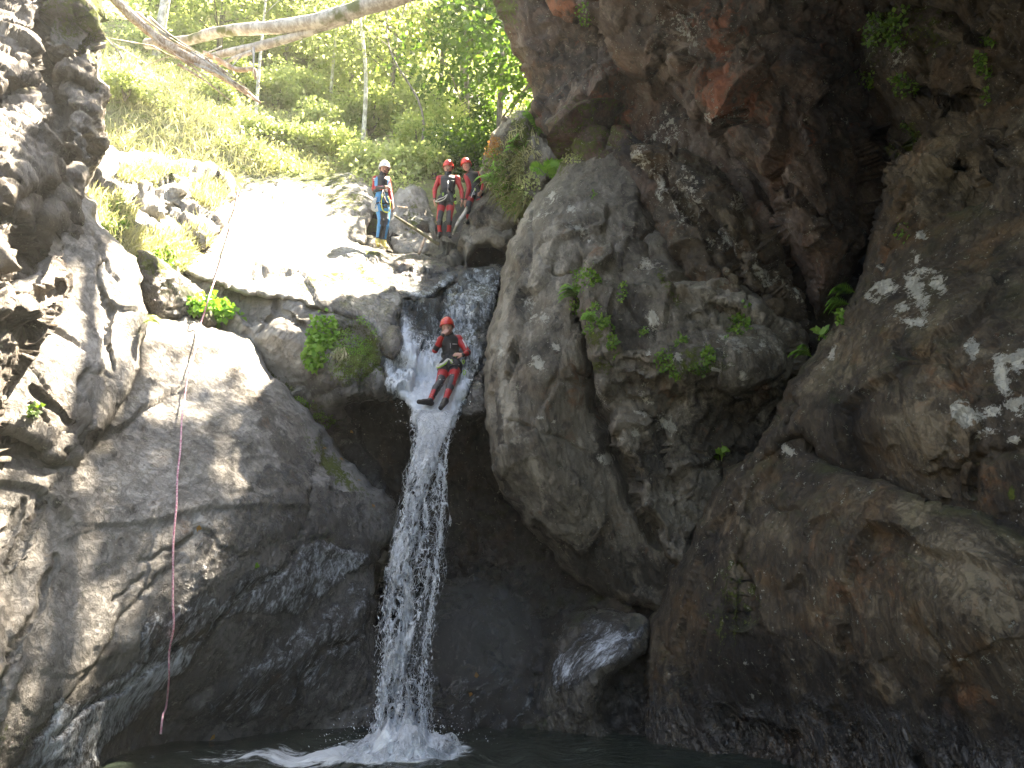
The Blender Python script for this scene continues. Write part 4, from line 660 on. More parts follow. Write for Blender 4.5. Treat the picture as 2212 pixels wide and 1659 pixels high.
def helmet(root, g, mat, strap=True):
    """hard shell with a rim, a raised ridge, vents and side straps; g maps head coordinates to the world"""
    o = root['_o']; n, m = 28, 16; vs = []; th = np.linspace(0, 2 * math.pi, n, endpoint=False)
    for j in range(m):
        ph = j / (m - 1) * (math.pi / 2 * 1.06); r_ = math.sin(ph); h = math.cos(ph)
        for t in th:
            fl = 1.0 + (.05 if j == m - 1 else 0) + .018 * math.cos(4 * t) * r_
            vs.append(g(.114 * r_ * math.sin(t) * fl, .132 * r_ * math.cos(t) * fl + .0, .045 + .150 * h - .03 * max(0, -math.cos(t)) * r_) - o)
    nv = len(vs); f = []
    for j in range(m - 1):
        for i in range(n): f.append((j * n + i, (j + 1) * n + i, (j + 1) * n + (i + 1) % n, j * n + (i + 1) % n))
    for j in range(m): 
        for t_i in range(n): vs.append(np.asarray(vs[j * n + t_i]) * 1.0 + (g(0, 0, -.02) - o - np.asarray(vs[j * n + t_i])) * .05)
    for i in range(n): a = (m - 1) * n; f.append((a + i, nv + a + i, nv + a + (i + 1) % n, a + (i + 1) % n))
    h = mesh_py('helmet', vs, f, mat, root['_r'])
    rim = [g(.121 * math.sin(t), .139 * math.cos(t), .037 - .03 * max(0, -math.cos(t))) - o for t in np.linspace(0, 2 * math.pi, 30)]
    v2, f2 = tube_arrays(rim, .005, 6, False); mesh_py('rim', v2, f2, mat, h)
    for sx in (-1, 1):
        for y in (.02, -.04):
            v2, f2 = (tube_arrays([g(.098 * sx, y + .02, .12) - o, g(.105 * sx, y - .015, .11) - o], .006, 6)); mesh_py('vent', v2, f2, M['webbing'], h)
    if strap:
        for v2, f2 in [tube_arrays(spline([g(sx * .1, .03, .03) - o, g(sx * .078, .03, -.06) - o, g(sx * .03, .05, -.12) - o, g(0, .06, -.128) - o], 10), .0055, 6) for sx in (-1, 1)]: mesh_py('chin_strap', v2, f2, M['webbing'], h)
def ring(c, a, b, ra, rb, n=26): t = np.linspace(0, 2 * math.pi, n); return [c + a * ra * math.cos(x) + b * rb * math.sin(x) for x in t]
def carabiner(root, p, mat, sc=1.0, rot=0.3):
    o = root['_o']; pts = [np.asarray(p) - o + np.array([.015 * sc * math.cos(t) * (1 + .2 * math.sin(t)), -.005, .032 * sc * math.sin(t)]) for t in np.linspace(0, 2 * math.pi, 16)]
    v, f = tube_arrays(pts, .0065, 6, False); mesh_py('carabiner', v, f, mat, root['_r'])
def harness(root, J, loops=True):
    o = root['_o']; w = J['waist'] - o; ax = unit(J['hr'] - J['hl']); fw = J['fwd']; up = unit(J['neck'] - J['pelvis'])
    fw = unit(fw - up * (fw @ up)); ax = np.cross(fw, up)
    for dz in (.0, .018, .036): v, f = tube_arrays(ring(w + up * (dz - .03), ax, fw, .150, .120), .012, 6, False); mesh_py('harness_belt', v, f, M['webbing'], root['_r'])
    if loops:
        for h, k in (('hl', 'kl'), ('hr', 'kr')):
            d = unit(J[k] - J[h]); a = unit(np.cross(d, fw)); b = np.cross(a, d); c = lerp(J[h], J[k], .22) - o
            v, f = tube_arrays(ring(c, a, b, .097, .1), .013, 6, False); mesh_py('leg_loop', v, f, M['webbing'], root['_r']); v, f = tube_arrays([c + b * -.1 * np.sign(b @ fw) * -1, w + fw * .13], .011, 6); mesh_py('harness_strap', v, f, M['webbing'], root['_r'])
def make_person(label, J, zones, beard=False, head_up=(0, 0, 1), head_fwd=(0, -1, -.3), hel='helmet_red', hands=None, build=1.0, foot_dirs=None, group=None, vox=.0075, collar=True):
    """J: joints in the world: head, neck, sl sr el er wl wr, waist, pelvis, hl hr kl kr al ar, tl tr (toes)"""
    o = (J['al'] + J['ar']) / 2; B = Body(o); b = build; up = unit(J['neck'] - J['pelvis']); fw = J['fwd']; fw = unit(fw - up * (fw @ up))
    lat = np.cross(fw, up)
    chest = lerp(J['waist'], J['neck'], .62)
    for sx, s_ in ((-1, 'sl'), (1, 'sr')):
        B.cap(lerp(chest, J[s_], .42) - up * .02, lerp(J['waist'], J[s_], .25), .105 * b, .098 * b, 'torso', .04)
        B.cap(lerp(J['neck'], J[s_], .35) - up * .035, J[s_] - up * .01, .062 * b, .064 * b, 'shoulder', .035)
    B.cap(chest + fw * .02, J['waist'], .125 * b, .112 * b, 'torso', .04)
    wl, wr = lerp(J['waist'], J['hl'], .35) , lerp(J['waist'], J['hr'], .35)
    B.cap(wl, wr, .108 * b, .108 * b, 'waist', .04); B.cap(J['hl'] + up * .02, J['hr'] + up * .02, .105 * b, .105 * b, 'hips', .04)
    B.cap(J['neck'] - up * .05, lerp(J['neck'], J['head'], .55), .066, .058, 'neck', .03)
    if collar: B.cap(J['neck'] - up * .01, J['neck'] + unit(J['head'] - J['neck']) * .045, .074, .070, 'collar', .02)
    for q in 'lr':
        s_, e, w_ = J['s' + q], J['e' + q], J['w' + q]
        B.cap(s_, e, .060 * b, .047 * b, 'uparm', .025); m = lerp(e, w_, .3)
        B.cap(e, m, .046 * b, .045 * b, 'elbow', .015); B.cap(m, w_, .045 * b, .031 * b, 'forearm', .015)
        h, k, a = J['h' + q], J['k' + q], J['a' + q]
        B.cap(h, lerp(h, k, .45), .098 * b, .083 * b, 'thigh', .03); B.cap(lerp(h, k, .45), k, .083 * b, .061 * b, 'thigh2', .02)
        m = lerp(k, a, .32); bk = -unit(np.cross(np.cross(unit(a - k), fw), unit(a - k))) * .02
        B.cap(k, m + bk * -1, .061 * b, .060 * b, 'knee', .02); B.cap(m + bk * -1, a, .062 * b, .042, 'shin', .02)
        t = J['t' + q]; hl = a + unit(a - t) * .045 - unit(t - a) * 0 
        B.cap(a, hl - unit(k - a) * .055, .045, .04, 'boot', .02); B.cap(hl - unit(k - a) * .055, t, .042, .036, 'boot', .025); B.cap(a - unit(k - a) * .02, lerp(a, t, .6), .045, .036, 'boot', .025)
        hd = hands[q]; add_hand(B, w_, hd[0], hd[1], hd[2], hd[3], .95)
    g = add_head(B, J['head'], head_up, head_fwd)
    v, f = B.build(vox)
    # colours by nearest limb
    best = np.full(len(v), 9.); zi = np.zeros(len(v), int); tt = np.zeros(len(v))
    for n_, (a, c_, ra, rb, z, k) in enumerate(B.p):
        d, t = Body.sd(v, a, c_, ra, rb); m = d < best; best[m] = d[m]; zi[m] = n_; tt[m] = t[m]
    PA = np.array([p[0] for p in B.p])[zi]; PB = np.array([p[1] for p in B.p])[zi]; off = v - (PA + (PB - PA) * tt[:, None]); fl = off @ fw; il = -(off @ lat) * np.sign(((PA + o - J['pelvis']) @ lat))
    zn = np.array([p[4] for p in B.p])[zi]; col = np.zeros((len(v), 4)); W = v + o
    rel = W - J['waist']; front = rel @ fw; side = np.abs(rel @ lat); hgt = rel @ up
    base = dict(skull=HAIR, face=SKIN, chin=HAIR if beard else SKIN, nose=(.55, .28, .21, .45), lips=(.40, .16, .14, .45), ear=SKIN, skin=SKIN, neck=SKIN, collar=BLACK, boot=BLACK)
    for z, c in base.items(): col[zn == z] = c
    for z in ('torso', 'shoulder', 'uparm', 'elbow', 'forearm', 'waist', 'hips', 'thigh', 'thigh2', 'knee', 'shin'):
        m = zn == z
        if m.any(): col[m] = zones(z, tt[m], front[m], side[m], hgt[m], fl[m], il[m])
    if 'boot' in zones.__dict__: col[zn == 'boot'] = zones.boot
    # eyes and brows
    for sx in (-1, 1):
        for (x, y, z, r, c) in ((.034, .098, -.018, .0115, (.03, .02, .02, .3)), (.034, .1, .008, .012, HAIR), (.022, .1, .006, .010, HAIR)):
            m = (np.linalg.norm(W - g(x * sx, y, z), axis=1) < r * 1.2) & np.isin(zn, ('face', 'skull', 'nose')); col[m] = c
    m = (zn == 'skull') & (np.array([((W - J['head']) @ unit(head_fwd))]).ravel() > .03) & (((W - J['head']) @ unit(head_up)) < .05); col[m] = SKIN
    m = (zn == 'lips'); col[m] = base['lips']
    if beard:
        m = np.isin(zn, ('face', 'skull')) & (((W - J['head']) @ unit(head_up)) < -.085); col[m] = (.12, .07, .05, .6)
        m = np.linalg.norm(W - g(0, .1, -.055), axis=1) < .022; col[m & np.isin(zn, ('face', 'lips'))] = HAIR
    ob = mesh_np('person', v, f, M['suit']); col_attr(ob, 'col', col); ob.location = o
    tag(ob, label, 'person', group)
    root = dict(_o=o, _r=ob); helmet(root, g, M[hel]); return root, g
def pj(Y, **k): return {a: P(u, v, Y + dy) for a, (u, v, dy) in k.items()}
cst = lambda c, m: np.tile(np.array(c), (len(m), 1))
def zones_red(z, t, fr, sd, hg, fl, il):
    """fl: how far the point lies in front of its limb's axis, il: how far towards the other leg"""
    c = cst(BLACK, t)
    if z == 'shoulder': c[:] = RED; c[sd < .085] = BLACK
    elif z == 'uparm': c[:] = RED
    elif z == 'elbow': c[:] = RED if not zones_red.dark_elbow else BLACK
    elif z == 'forearm': c[:] = RED; c[t > .93] = BLACK
    elif z == 'torso': c[(sd > .155)] = RED
    elif z == 'thigh': c[(t > .93) | ((t > .55) & (il < -.06))] = RED
    elif z == 'thigh2': c[:] = RED; c[(t > .45) & (fl > -.01) & (il > -.035)] = GREYB
    elif z == 'knee': c[:] = RED; c[(fl > -.02) & (il > -.04)] = GREYB
    elif z == 'shin': c[:] = RED; c[(t < .30) & (fl > -.01)] = GREYB; c[(il > .03) & (t < .8)] = BLACK; c[t > .95] = BLACK
    return c
zones_red.dark_elbow = False
def zones_blue(z, t, fr, sd, hg, fl, il):
    c = cst(BLUE, t)
    if z == 'shoulder': c[:] = RED; c[sd < .07] = BLACK
    elif z == 'uparm': c[:] = RED
    elif z == 'elbow': c[fl < .01] = GREYB; c[fl >= .01] = RED
    elif z == 'forearm': c[:] = RED; c[(t > .8)] = BLACK; c[il < -.02] = GREYB
    elif z == 'torso': c[(fr > .05) & (hg > .08) & (sd < .10)] = BLACK
    elif z == 'thigh': c[(t > .7) & (fl > .02) & (il > 0)] = GREYB
    elif z == 'thigh2': c[(t > .3) & (fl > .0) & (il > -.02)] = GREYB
    elif z == 'knee': c[(fl > .0) & (il > -.02)] = GREYB
    elif z == 'shin': c[(t < .85) & (fl > -.01) & (il > .0)] = GREYB; c[t > .86] = BLACK
    return c
# middle man: red and black, standing square to the camera
J = pj(15.0, head=(968.3, 364, 0), neck=(968, 379.5, .02), sl=(949, 385, 0), sr=(987.5, 385, 0), el=(939, 410, .03), er=(996.5, 410, .03), wl=(938.5, 431, -.08), wr=(998, 432, -.08), waist=(967, 413, 0), pelvis=(964.5, 429, 0), hl=(956, 432, 0), hr=(974.5, 432, 0), kl=(949.5, 470, -.06), kr=(970.5, 470, -.06), al=(950.5, 503, 0.02), ar=(969, 503, 0.02), tl=(946.5, 512.5, -.16), tr=(972.5, 512, -.16))
J['fwd'] = np.array([0, -1, -.0])
root, g = make_person('man in red and black standing square on the dark boulder, hands at his sides', J, zones_red, True, (0, -.25, 1), (0, -1, -.42), hands=dict(l=((.03, -.1, -1), (1, .2, 0), -1, .35), r=((.02, -.1, -1), (-1, .2, 0), 1, .35)), group='canyoneers at the top of the fall')
harness(root, J)
for u, v in ((957, 420), (982, 424), (983.5, 438)): carabiner(root, P(u, v, 14.83), M['lime'])
tube('lanyard', [np.array(x) - root['_o'] for x in spline([P(966, 420, 14.84), P(960, 430, 14.80), P(946, 436, 14.84), P(940, 434, 14.86)], 14)], .011, M['cord'], root['_r'])
tube('lanyard', [np.array(x) - root['_o'] for x in spline([P(966, 420, 14.84), P(958, 426, 14.80), P(948, 430, 14.84), P(942, 434, 14.86)], 14)], .009, M['cord'], root['_r'])
tube('zip', [P(968, 392, 14.84) - root['_o'], P(967.4, 410, 14.855) - root['_o']], .004, M['steel'], root['_r'], 5)
tube('chest_print', [P(975, 390, 14.862) - root['_o'], P(981, 390.4, 14.875) - root['_o']], .0045, M['print'], root['_r'], 5)
# right-hand man: leaning out behind the boulder
J = pj(15.35, head=(1007.8, 359, -.05), neck=(1017, 373, 0), sl=(1008, 381, -.05), sr=(1037, 376, .05), el=(1013, 407, -.1), er=(1046, 395, .0), wl=(1006, 432, -.18), wr=(1040, 414, -.15), waist=(1024, 403, .02), pelvis=(1026, 417, 0), hl=(1018, 420, -.02), hr=(1034, 421, .02), kl=(1011, 447, -.2), kr=(1040, 455, -.1), al=(1013, 474, -.05), ar=(1040, 490, .05), tl=(1009, 481, -.2), tr=(1038, 498, -.1))
J['fwd'] = np.array([-.35, -1, 0])
root, g = make_person('man in red and black wetsuit and red helmet leaning out from behind a grey boulder', J, zones_red, False, (-.2, -.15, 1), (-.2, -1, -.35), hands=dict(l=((-.15, -.1, -1), (.6, .6, 0), -1, .6), r=((-.3, -.5, -.8), (-1, .2, 0), 1, .5)), group='canyoneers at the top of the fall')
harness(root, J, False); carabiner(root, P(1026, 410, 15.2), M['lime']); carabiner(root, P(1024, 418, 15.2), M['steel'])
tube('lanyard', [np.array(x) - root['_o'] for x in spline([P(1026, 408, 15.19), P(1021, 418, 15.16), P(1018, 427, 15.12)], 10)], .010, M['cord'], root['_r'])
tube('sleeve_stripe', [np.array(x) - root['_o'] for x in spline([P(1036, 371, 15.29), P(1041, 380, 15.29), P(1045, 387, 15.3)], 8)], .012, M['print'], root['_r'], 6)
# man in blue
zones_blue.boot = (.55, .45, .12, .6)
J = pj(14.5, head=(830.4, 366.5, -.02), neck=(825.5, 381, 0), sl=(811.5, 386, -.02), sr=(837, 388, .05), el=(808, 408, .02), er=(843, 416, .0), wl=(831, 405, -.24), wr=(848.5, 445, -.1), waist=(824.5, 416, 0), pelvis=(826, 432, 0), hl=(818.5, 436, -.02), hr=(834, 437, .04), kl=(823, 476, -.1), kr=(835, 476, -.04), al=(816.5, 517, 0), ar=(829, 520, .05), tl=(817, 530, -.19), tr=(835, 535, -.15))
J['fwd'] = np.array([.35, -1, 0])
root, g = make_person('man in blue wetsuit and white helmet on the sunlit slab, fist at his chest', J, zones_blue, True, (0, -.2, 1), (.28, -1, -.38), hel='helmet_white', hands=dict(l=((1, -.25, .2), (-.2, .9, -.5), -1, 1.5), r=((.15, -.15, -1), (-1, -.4, 0), 1, .5)), group='canyoneers at the top of the fall')
harness(root, J)
for k, (u, v, m) in enumerate(((812, 430, 'steel'), (809, 438, 'steel'), (807, 447, 'steel'), (811, 443, 'cord'), (843, 436, 'steel'), (822, 438, 'steel'), (808, 432, 'cord'))): carabiner(root, P(u, v, 14.36), M[m], 1.1)
tube('gear_sling', [np.array(x) - root['_o'] for x in spline([P(826, 420, 14.33), P(824, 440, 14.30), P(828, 455, 14.30), P(840, 458, 14.32), P(843, 440, 14.33), P(838, 424, 14.34)], 26)], .010, simple_mat('yellow_sling', (.55, .58, .05), .7), root['_r'])
tube('gear_strap', [np.array(x) - root['_o'] for x in spline([P(829, 425, 14.32), P(832, 434, 14.31), P(839, 442, 14.33)], 8)], .026, M['webbing'], root['_r'])
gb = [tube_arrays([np.array(x) - root['_o'] for x in spline([P(814, 426, 14.37), P(805 + q, 436, 14.33), P(803 + q, 450, 14.35), P(810 + q, 456, 14.36), P(815, 444, 14.38)], 20)], .012, 6) for q in (0, 3, 6)]
for vv, ff in gb: mesh_py('rope_coil', vv, ff, M['cord'], root['_r'])
tube('sleeve_print', [P(806.6, 385.5, 14.43) - root['_o'], P(811, 386, 14.41) - root['_o']], .014, M['print'], root['_r'], 6); tube('sleeve_print', [P(806.6, 389, 14.42) - root['_o'], P(810.5, 389, 14.41) - root['_o']], .008, M['print'], root['_r'], 6)
# the man on the slide, seated in the water, one hand pinching his nose
zones_red.dark_elbow = True
J = pj(12.2, head=(966, 709, .03), neck=(971, 725, .12), sl=(953, 734, .1), sr=(990.5, 731.5, .1), el=(940, 757, -.02), er=(1011, 762, .0), wl=(957, 724.5, -.17), wr=(1000, 767, -.2), waist=(974, 765, .1), pelvis=(974, 786, .06), hl=(962, 792, .02), hr=(985, 793, .02), kl=(949, 829, -.34), kr=(976, 827, -.34), al=(929, 866, -.62), ar=(962, 865, -.62), tl=(905, 868, -.78), tr=(952, 881, -.82))
J['fwd'] = np.array([-.1, -.93, .28])
root, g = make_person('man in red and black wetsuit sliding down the water chute, one hand over his nose', J, zones_red, False, (-.05, -.05, 1), (0, -1, -.25), hands=dict(l=((.48, .25, .85), (.25, 1, -.2), 1, .25), r=((-1, -.15, .06), (-.1, .9, -.5), 1, .25)), group=None, vox=.0065)
harness(root, J)
carabiner(root, P(984, 767, 12.05), M['lime']); carabiner(root, P(1001, 782, 12.15), M['lime']); carabiner(root, P(1003, 805, 12.1), M['lime'], 1.2); carabiner(root, P(975, 781, 12.02), M['lime'])
for q, rd in ((0, .011), (3, .010)):
    tube('lanyard', [np.array(x) - root['_o'] for x in spline([P(968, 776, 12.0), P(962, 783 + q, 11.97), P(950, 790 + q, 12.0), P(943, 794, 12.05), P(946, 788, 12.03), P(956, 785, 12.0), P(966, 776, 12.01), P(972, 777, 12.0), P(978, 784, 12.0)], 40)], rd, M['cord'] if q == 0 else M['lime'], root['_r'])
tube('sleeve_stripe', [np.array(x) - root['_o'] for x in spline([P(999, 734, 12.24), P(1004, 742, 12.2), P(1008, 752, 12.16)], 8)], .010, M['print'], root['_r'], 6)
tube('zip', [P(972.5, 741, 12.14) - root['_o'], P(973, 752, 12.15) - root['_o']], .004, M['steel'], root['_r'], 5)
tube('chest_print', [P(977.5, 743, 12.145) - root['_o'], P(988, 743.5, 12.17) - root['_o']], .005, M['print'], root['_r'], 5)
# ------------------------------------------------------------------ running and falling water
def water_mat(name, scale=9, stretch=.16, streak=(0, 0, 0), cover=.5, dark=(.05, .06, .06), light=(.72, .78, .84)):
    s = NT(name); pos = s.n('ShaderNodeNewGeometry').outputs['Position']; fa = s.n('ShaderNodeAttribute', attribute_name='foam').outputs['Fac']
    m = s.mapping(pos, streak, (1, 1, stretch)); n1 = s.noise(m, scale, 6, .72, .5); n2 = s.noise(m, scale * 3.2, 4, .7)
    n = s.math('ADD', s.math('MULTIPLY', n1, .6), s.math('MULTIPLY', n2, .4))
    w_ = s.mapr(s.math('ADD', fa, s.math('MULTIPLY', s.math('SUBTRACT', n, .5), 3.0)), .30, .95, 0, 1)
    c = s.mix(w_, dark, light); b = s.bump(s.math('ADD', s.math('MULTIPLY', n1, .06), s.math('MULTIPLY', n2, .03)), 1.0, 1.0)
    x = s.bsdf(c, s.mapr(w_, 0, 1, .08, .45), b); x.inputs['IOR'].default_value = 1.33; x.inputs['Specular IOR Level'].default_value = .8
    al = s.mapr(s.math('ADD', fa, s.math('MULTIPLY', s.math('SUBTRACT', n1, .5), 1.6)), .0, .25); tr = s.n('ShaderNodeBsdfTransparent'); mx = s.n('ShaderNodeMixShader')
    s.l(al, mx.inputs[0]); s.l(tr.outputs[0], mx.inputs[1]); s.l(x.outputs[0], mx.inputs[2]); s.l(mx.outputs[0], s.out.inputs[0]); return s.m
M['chutew'] = water_mat('chute_water'); M['film'] = water_mat('film_glint_water', 9, .25, (.1, .72, 0), light=(.80, .86, .94), dark=(.085, .085, .085))  # film: its pale tone paints sky glints over thin running water
def film(name, key, poly, off, mat, paints, base=.25, amp=.05, label=None):
    us, vs, X, N, s_ = SURF[key]; pp = rough_poly(poly, 8, 5, 3); s, nb = poly_dist(pp, us, vs, 60.); U, W = np.meshgrid(us, vs); keep = (s > -1) & (s_ > -2)
    foam = np.full(U.shape, base)
    for cu, cv, ru, rv, ang, st in paints:
        ca, sa = math.cos(R(ang)), math.sin(R(ang)); x = ((U - cu) * ca + (W - cv) * sa) / ru; y = (-(U - cu) * sa + (W - cv) * ca) / rv
        foam = foam + st * np.exp(-(x * x + y * y))
    foam *= np.clip(s / 10, 0, 1)
    Y = X + N * (off * np.clip(s / 8, -.5, 1) + amp * (fbm(X * np.array([7, 7, 2.5]), 4, 31) + .5 * ridged(X * np.array([16, 16, 7]), 2, 8)) * np.clip(foam, .2, 1.2) * np.clip(s / 10, 0, 1))[..., None]
    idx = -np.ones(U.shape, int); idx[keep] = np.arange(keep.sum()); q = np.stack([idx[:-1, :-1], idx[1:, :-1], idx[1:, 1:], idx[:-1, 1:]], -1).reshape(-1, 4); q = q[(q >= 0).all(1)]
    o = mesh_np(name, Y[keep], q, M[mat]); a = o.data.attributes.new('foam', 'FLOAT', 'POINT'); a.data.foreach_set('value', foam[keep].astype(np.float32)); return tag(o, label, None, None, 'structure')
film('chute_water', 'chute', [(858, 640), (900, 650), (940, 640), (985, 612), (1003, 582), (1062, 576), (1085, 582), (1082, 610), (1070, 650), (1058, 700), (1050, 760), (1030, 830), (1005, 870), (988, 905), (975, 935), (905, 940), (893, 900), (880, 870), (858, 860), (836, 850), (826, 800), (822, 765), (850, 750), (862, 720)], .06, 'chutew',
     [(1040, 640, 50, 90, 15, .18), (985, 700, 30, 70, 25, .25), (868, 700, 14, 60, -12, .45), (850, 800, 22, 36, -10, .45), (868, 850, 26, 26, 0, .4), (846, 830, 16, 30, 0, .3), (885, 770, 26, 60, -25, .75), (925, 840, 40, 60, 0, 1.0), (975, 850, 26, 40, 10, .5), (945, 790, 34, 50, 0, .4), (945, 900, 45, 45, 0, 1.3), (1010, 780, 30, 60, 20, .3), (900, 860, 30, 40, 0, .45), (1000, 850, 30, 50, 25, .3)], base=.17, amp=.07)
film('slab_water', 'lit', [(866, 600), (900, 575), (960, 572), (1000, 584), (985, 610), (950, 628), (934, 645), (895, 648), (870, 636), (856, 615)], .03, 'chutew', [(960, 615, 40, 14, -25, .35), (890, 632, 30, 10, 0, .35), (925, 600, 24, 14, 0, -.5)], base=.18, amp=.03)
film('trickle_glint_water', 'slab', [(430, 1380), (400, 1440), (372, 1475), (330, 1520), (265, 1590), (190, 1700), (40, 1700), (70, 1620), (110, 1560), (125, 1500), (190, 1500), (240, 1465), (320, 1430)], .03, 'film', [(120, 1560, 30, 90, 10, .35), (230, 1550, 120, 40, -42, .25), (350, 1460, 60, 26, -40, .2)], base=.38, amp=.02)  # mostly painted glint on wet rock, with a little running water
film('seep_glint_water', 'slab', [(540, 1230), (640, 1180), (730, 1180), (800, 1190), (760, 1240), (640, 1330), (520, 1330), (450, 1330)], .02, 'film', [(740, 1220, 60, 40, 0, .2)], base=.32, amp=.012)  # seeps: thin water whose pale streaks paint the sheen of wet rock
film('seep_glint_water', 'slab', [(330, 1300), (450, 1260), (480, 1330), (420, 1440), (340, 1500), (260, 1520), (300, 1400)], .02, 'film', [], base=.30, amp=.012)
film('seep_glint_water', 'slab', [(640, 1330), (760, 1250), (800, 1300), (790, 1400), (700, 1480), (560, 1560), (440, 1570), (470, 1480), (560, 1400)], .02, 'film', [], base=.2, amp=.012)
film('seep_glint_water', 'slab', [(560, 1010), (640, 960), (690, 1000), (660, 1100), (600, 1180), (470, 1230), (420, 1180), (500, 1100)], .02, 'film', [], base=.08, amp=.01)
film('seep_glint_water', 'wetb', [(1200, 1400), (1250, 1360), (1330, 1350), (1395, 1345), (1360, 1420), (1290, 1450), (1240, 1490), (1190, 1500), (1180, 1450)], .02, 'film', [(1220, 1430, 30, 40, 0, .3), (1310, 1400, 70, 26, -35, .4)], base=.16, amp=.015)  # pale sheen painted on the wet boulder
film('seep_glint_water', 'caveb', [(900, 1460), (1040, 1440), (1150, 1460), (1150, 1560), (1050, 1590), (930, 1590)], .02, 'film', [], base=.1, amp=.012)
# the free fall: a turbulent core wrapped in torn sheets
s = NT('fall_water'); pos = s.n('ShaderNodeNewGeometry').outputs['Position']; fa = s.n('ShaderNodeAttribute', attribute_name='foam').outputs['Fac']
m_ = s.mapping(pos, (0, 0, 0), (1, 1, .22)); n1 = s.noise(m_, 7, 6, .72, .6); n2 = s.noise(m_, 26, 4, .7)
e1 = s.voro(s.mapping(pos, (0, .2, 0), (1, 1, .42)), 9, 'DISTANCE_TO_EDGE')
web = s.math('MAXIMUM', s.mapr(e1, .05, .0), s.mapr(n1, .5, .62))
al = s.mapr(s.math('ADD', fa, s.math('MULTIPLY', s.math('SUBTRACT', web, .5), 1.2)), .42, .62)
c = s.mix(s.mapr(s.math('ADD', s.math('MULTIPLY', n1, .5), s.math('MULTIPLY', n2, .5)), .38, .6), (.16, .18, .20), (.88, .93, .98)); c = s.mix(s.mapr(fa, .9, 1.6), c, (.9, .93, .97))
x = s.bsdf(c, .28, s.bump(s.math('ADD', s.math('MULTIPLY', n1, .08), s.math('MULTIPLY', n2, .04)), 1.0, 1.0)); tl = s.n('ShaderNodeBsdfTranslucent'); s.l(c, tl.inputs[0])
ms = s.n('ShaderNodeMixShader'); ms.inputs[0].default_value = .25; s.l(x.outputs[0], ms.inputs[1]); s.l(tl.outputs[0], ms.inputs[2])
tr = s.n('ShaderNodeBsdfTransparent'); mx = s.n('ShaderNodeMixShader'); s.l(al, mx.inputs[0]); s.l(tr.outputs[0], mx.inputs[1]); s.l(ms.outputs[0], mx.inputs[2]); s.l(mx.outputs[0], s.out.inputs[0]); M['fall'] = s.m
# outline of the fall: v, left, right, solid-right
FL = np.array([(885, 898, 990, 986), (930, 901, 976, 970), (980, 894, 966, 950), (1040, 882, 960, 928), (1100, 872, 956, 908), (1160, 861, 950, 900), (1220, 849, 944, 893), (1300, 842, 932, 888), (1400, 838, 918, 884), (1500, 828, 906, 886), (1560, 824, 914, 900), (1610, 822, 915, 905), (1665, 806, 930, 920)], float)
def fall_y(v): t = np.clip((v - 885) / 780, 0, 1); return 11.55 - 1.95 * t ** .55
def fall_strip(name, left, right, n, m, thick, amp, seed, foam_fn, bulge=.0, label=None):
    t = np.linspace(0, 1, n); v = 885 + 780 * t; l = np.interp(v, FL[:, 0], left); r = np.interp(v, FL[:, 0], right)
    a = np.linspace(0, 2 * math.pi, m, endpoint=False); A, T = np.meshgrid(a, t); Vv = 885 + 780 * T
    U = (l + r)[:, None] / 2 + (r - l)[:, None] / 2 * np.cos(A); Yd = fall_y(Vv) - thick * np.sin(A) * (.6 + .6 * T) + bulge
    X = P(U, Vv, Yd); ctr = P((l + r) / 2, v, fall_y(v) + bulge)[:, None]; D = X - ctr; D /= np.linalg.norm(D, axis=-1)[..., None] + 1e-6
    q = X * np.array([4.2, 4.2, 1.5]); am = amp * (.35 + 1.1 * T)
    X = X + D * (am * (fbm(q, 4, seed) + .5 * ridged(q * 2.2, 3, seed + 5) * np.clip(T * 3, .2, 1)))[..., None]
    i = np.arange(n * m).reshape(n, m); f = np.stack([i[:-1], i[1:], np.roll(i, -1, 1)[1:], np.roll(i, -1, 1)[:-1]], -1).reshape(-1, 4)
    o = mesh_np(name, X.reshape(-1, 3), f, M['fall']); at = o.data.attributes.new('foam', 'FLOAT', 'POINT'); at.data.foreach_set('value', foam_fn(A, T).ravel().astype(np.float32)); return tag(o, label, None, None, 'structure')
fall_strip('waterfall', FL[:, 1] + 2, FL[:, 3] - 2, 420, 70, .13, .11, 5, lambda A, T: 1.15 + .35 * np.clip(1 - T * 5, 0, 1) - .3 * np.clip(T * 2, 0, 1) + .5 * np.clip(T * 8 - 7, 0, 1))
fall_strip('waterfall', FL[:, 1] - 5, FL[:, 2], 460, 80, .2, .12, 9, lambda A, T: .27 + .3 * np.clip(1 - T * 5, 0, 1) + .10 * np.cos(A * 3 + T * 20) - .12 * np.cos(A) + .5 * np.clip(T * 9 - 8, 0, 1), -.02)
fall_strip('waterfall', FL[:, 1] - 10, FL[:, 2] + 6, 460, 80, .26, .16, 14, lambda A, T: .20 + .10 * np.clip(1 - T * 4, 0, 1) + .06 * np.cos(A * 2 + T * 30), -.03)
# drops, strands and splashes thrown off the fall
def blobs(name, pos, dirs, ln, wd, mat, label, cat='spray', kind='stuff'):
    """stretched eight-faced drops"""
    pos = np.asarray(pos); n = len(pos); d = dirs / (np.linalg.norm(dirs, axis=1)[:, None] + 1e-9); a = np.cross(d, np.array([.3, .5, .1])); a /= np.linalg.norm(a, axis=1)[:, None] + 1e-9; b = np.cross(d, a)
    V_ = np.stack([pos + d * ln[:, None], pos + a * wd[:, None], pos + b * wd[:, None], pos - a * wd[:, None], pos - b * wd[:, None], pos - d * ln[:, None]], 1).reshape(-1, 3)
    fb = np.array([(0, 1, 2), (0, 2, 3), (0, 3, 4), (0, 4, 1), (5, 2, 1), (5, 3, 2), (5, 4, 3), (5, 1, 4)]); F = (fb[None] + np.arange(n)[:, None, None] * 6).reshape(-1, 3)
    return tag(mesh_np(name, V_, F, mat, True), label, cat, None, kind)
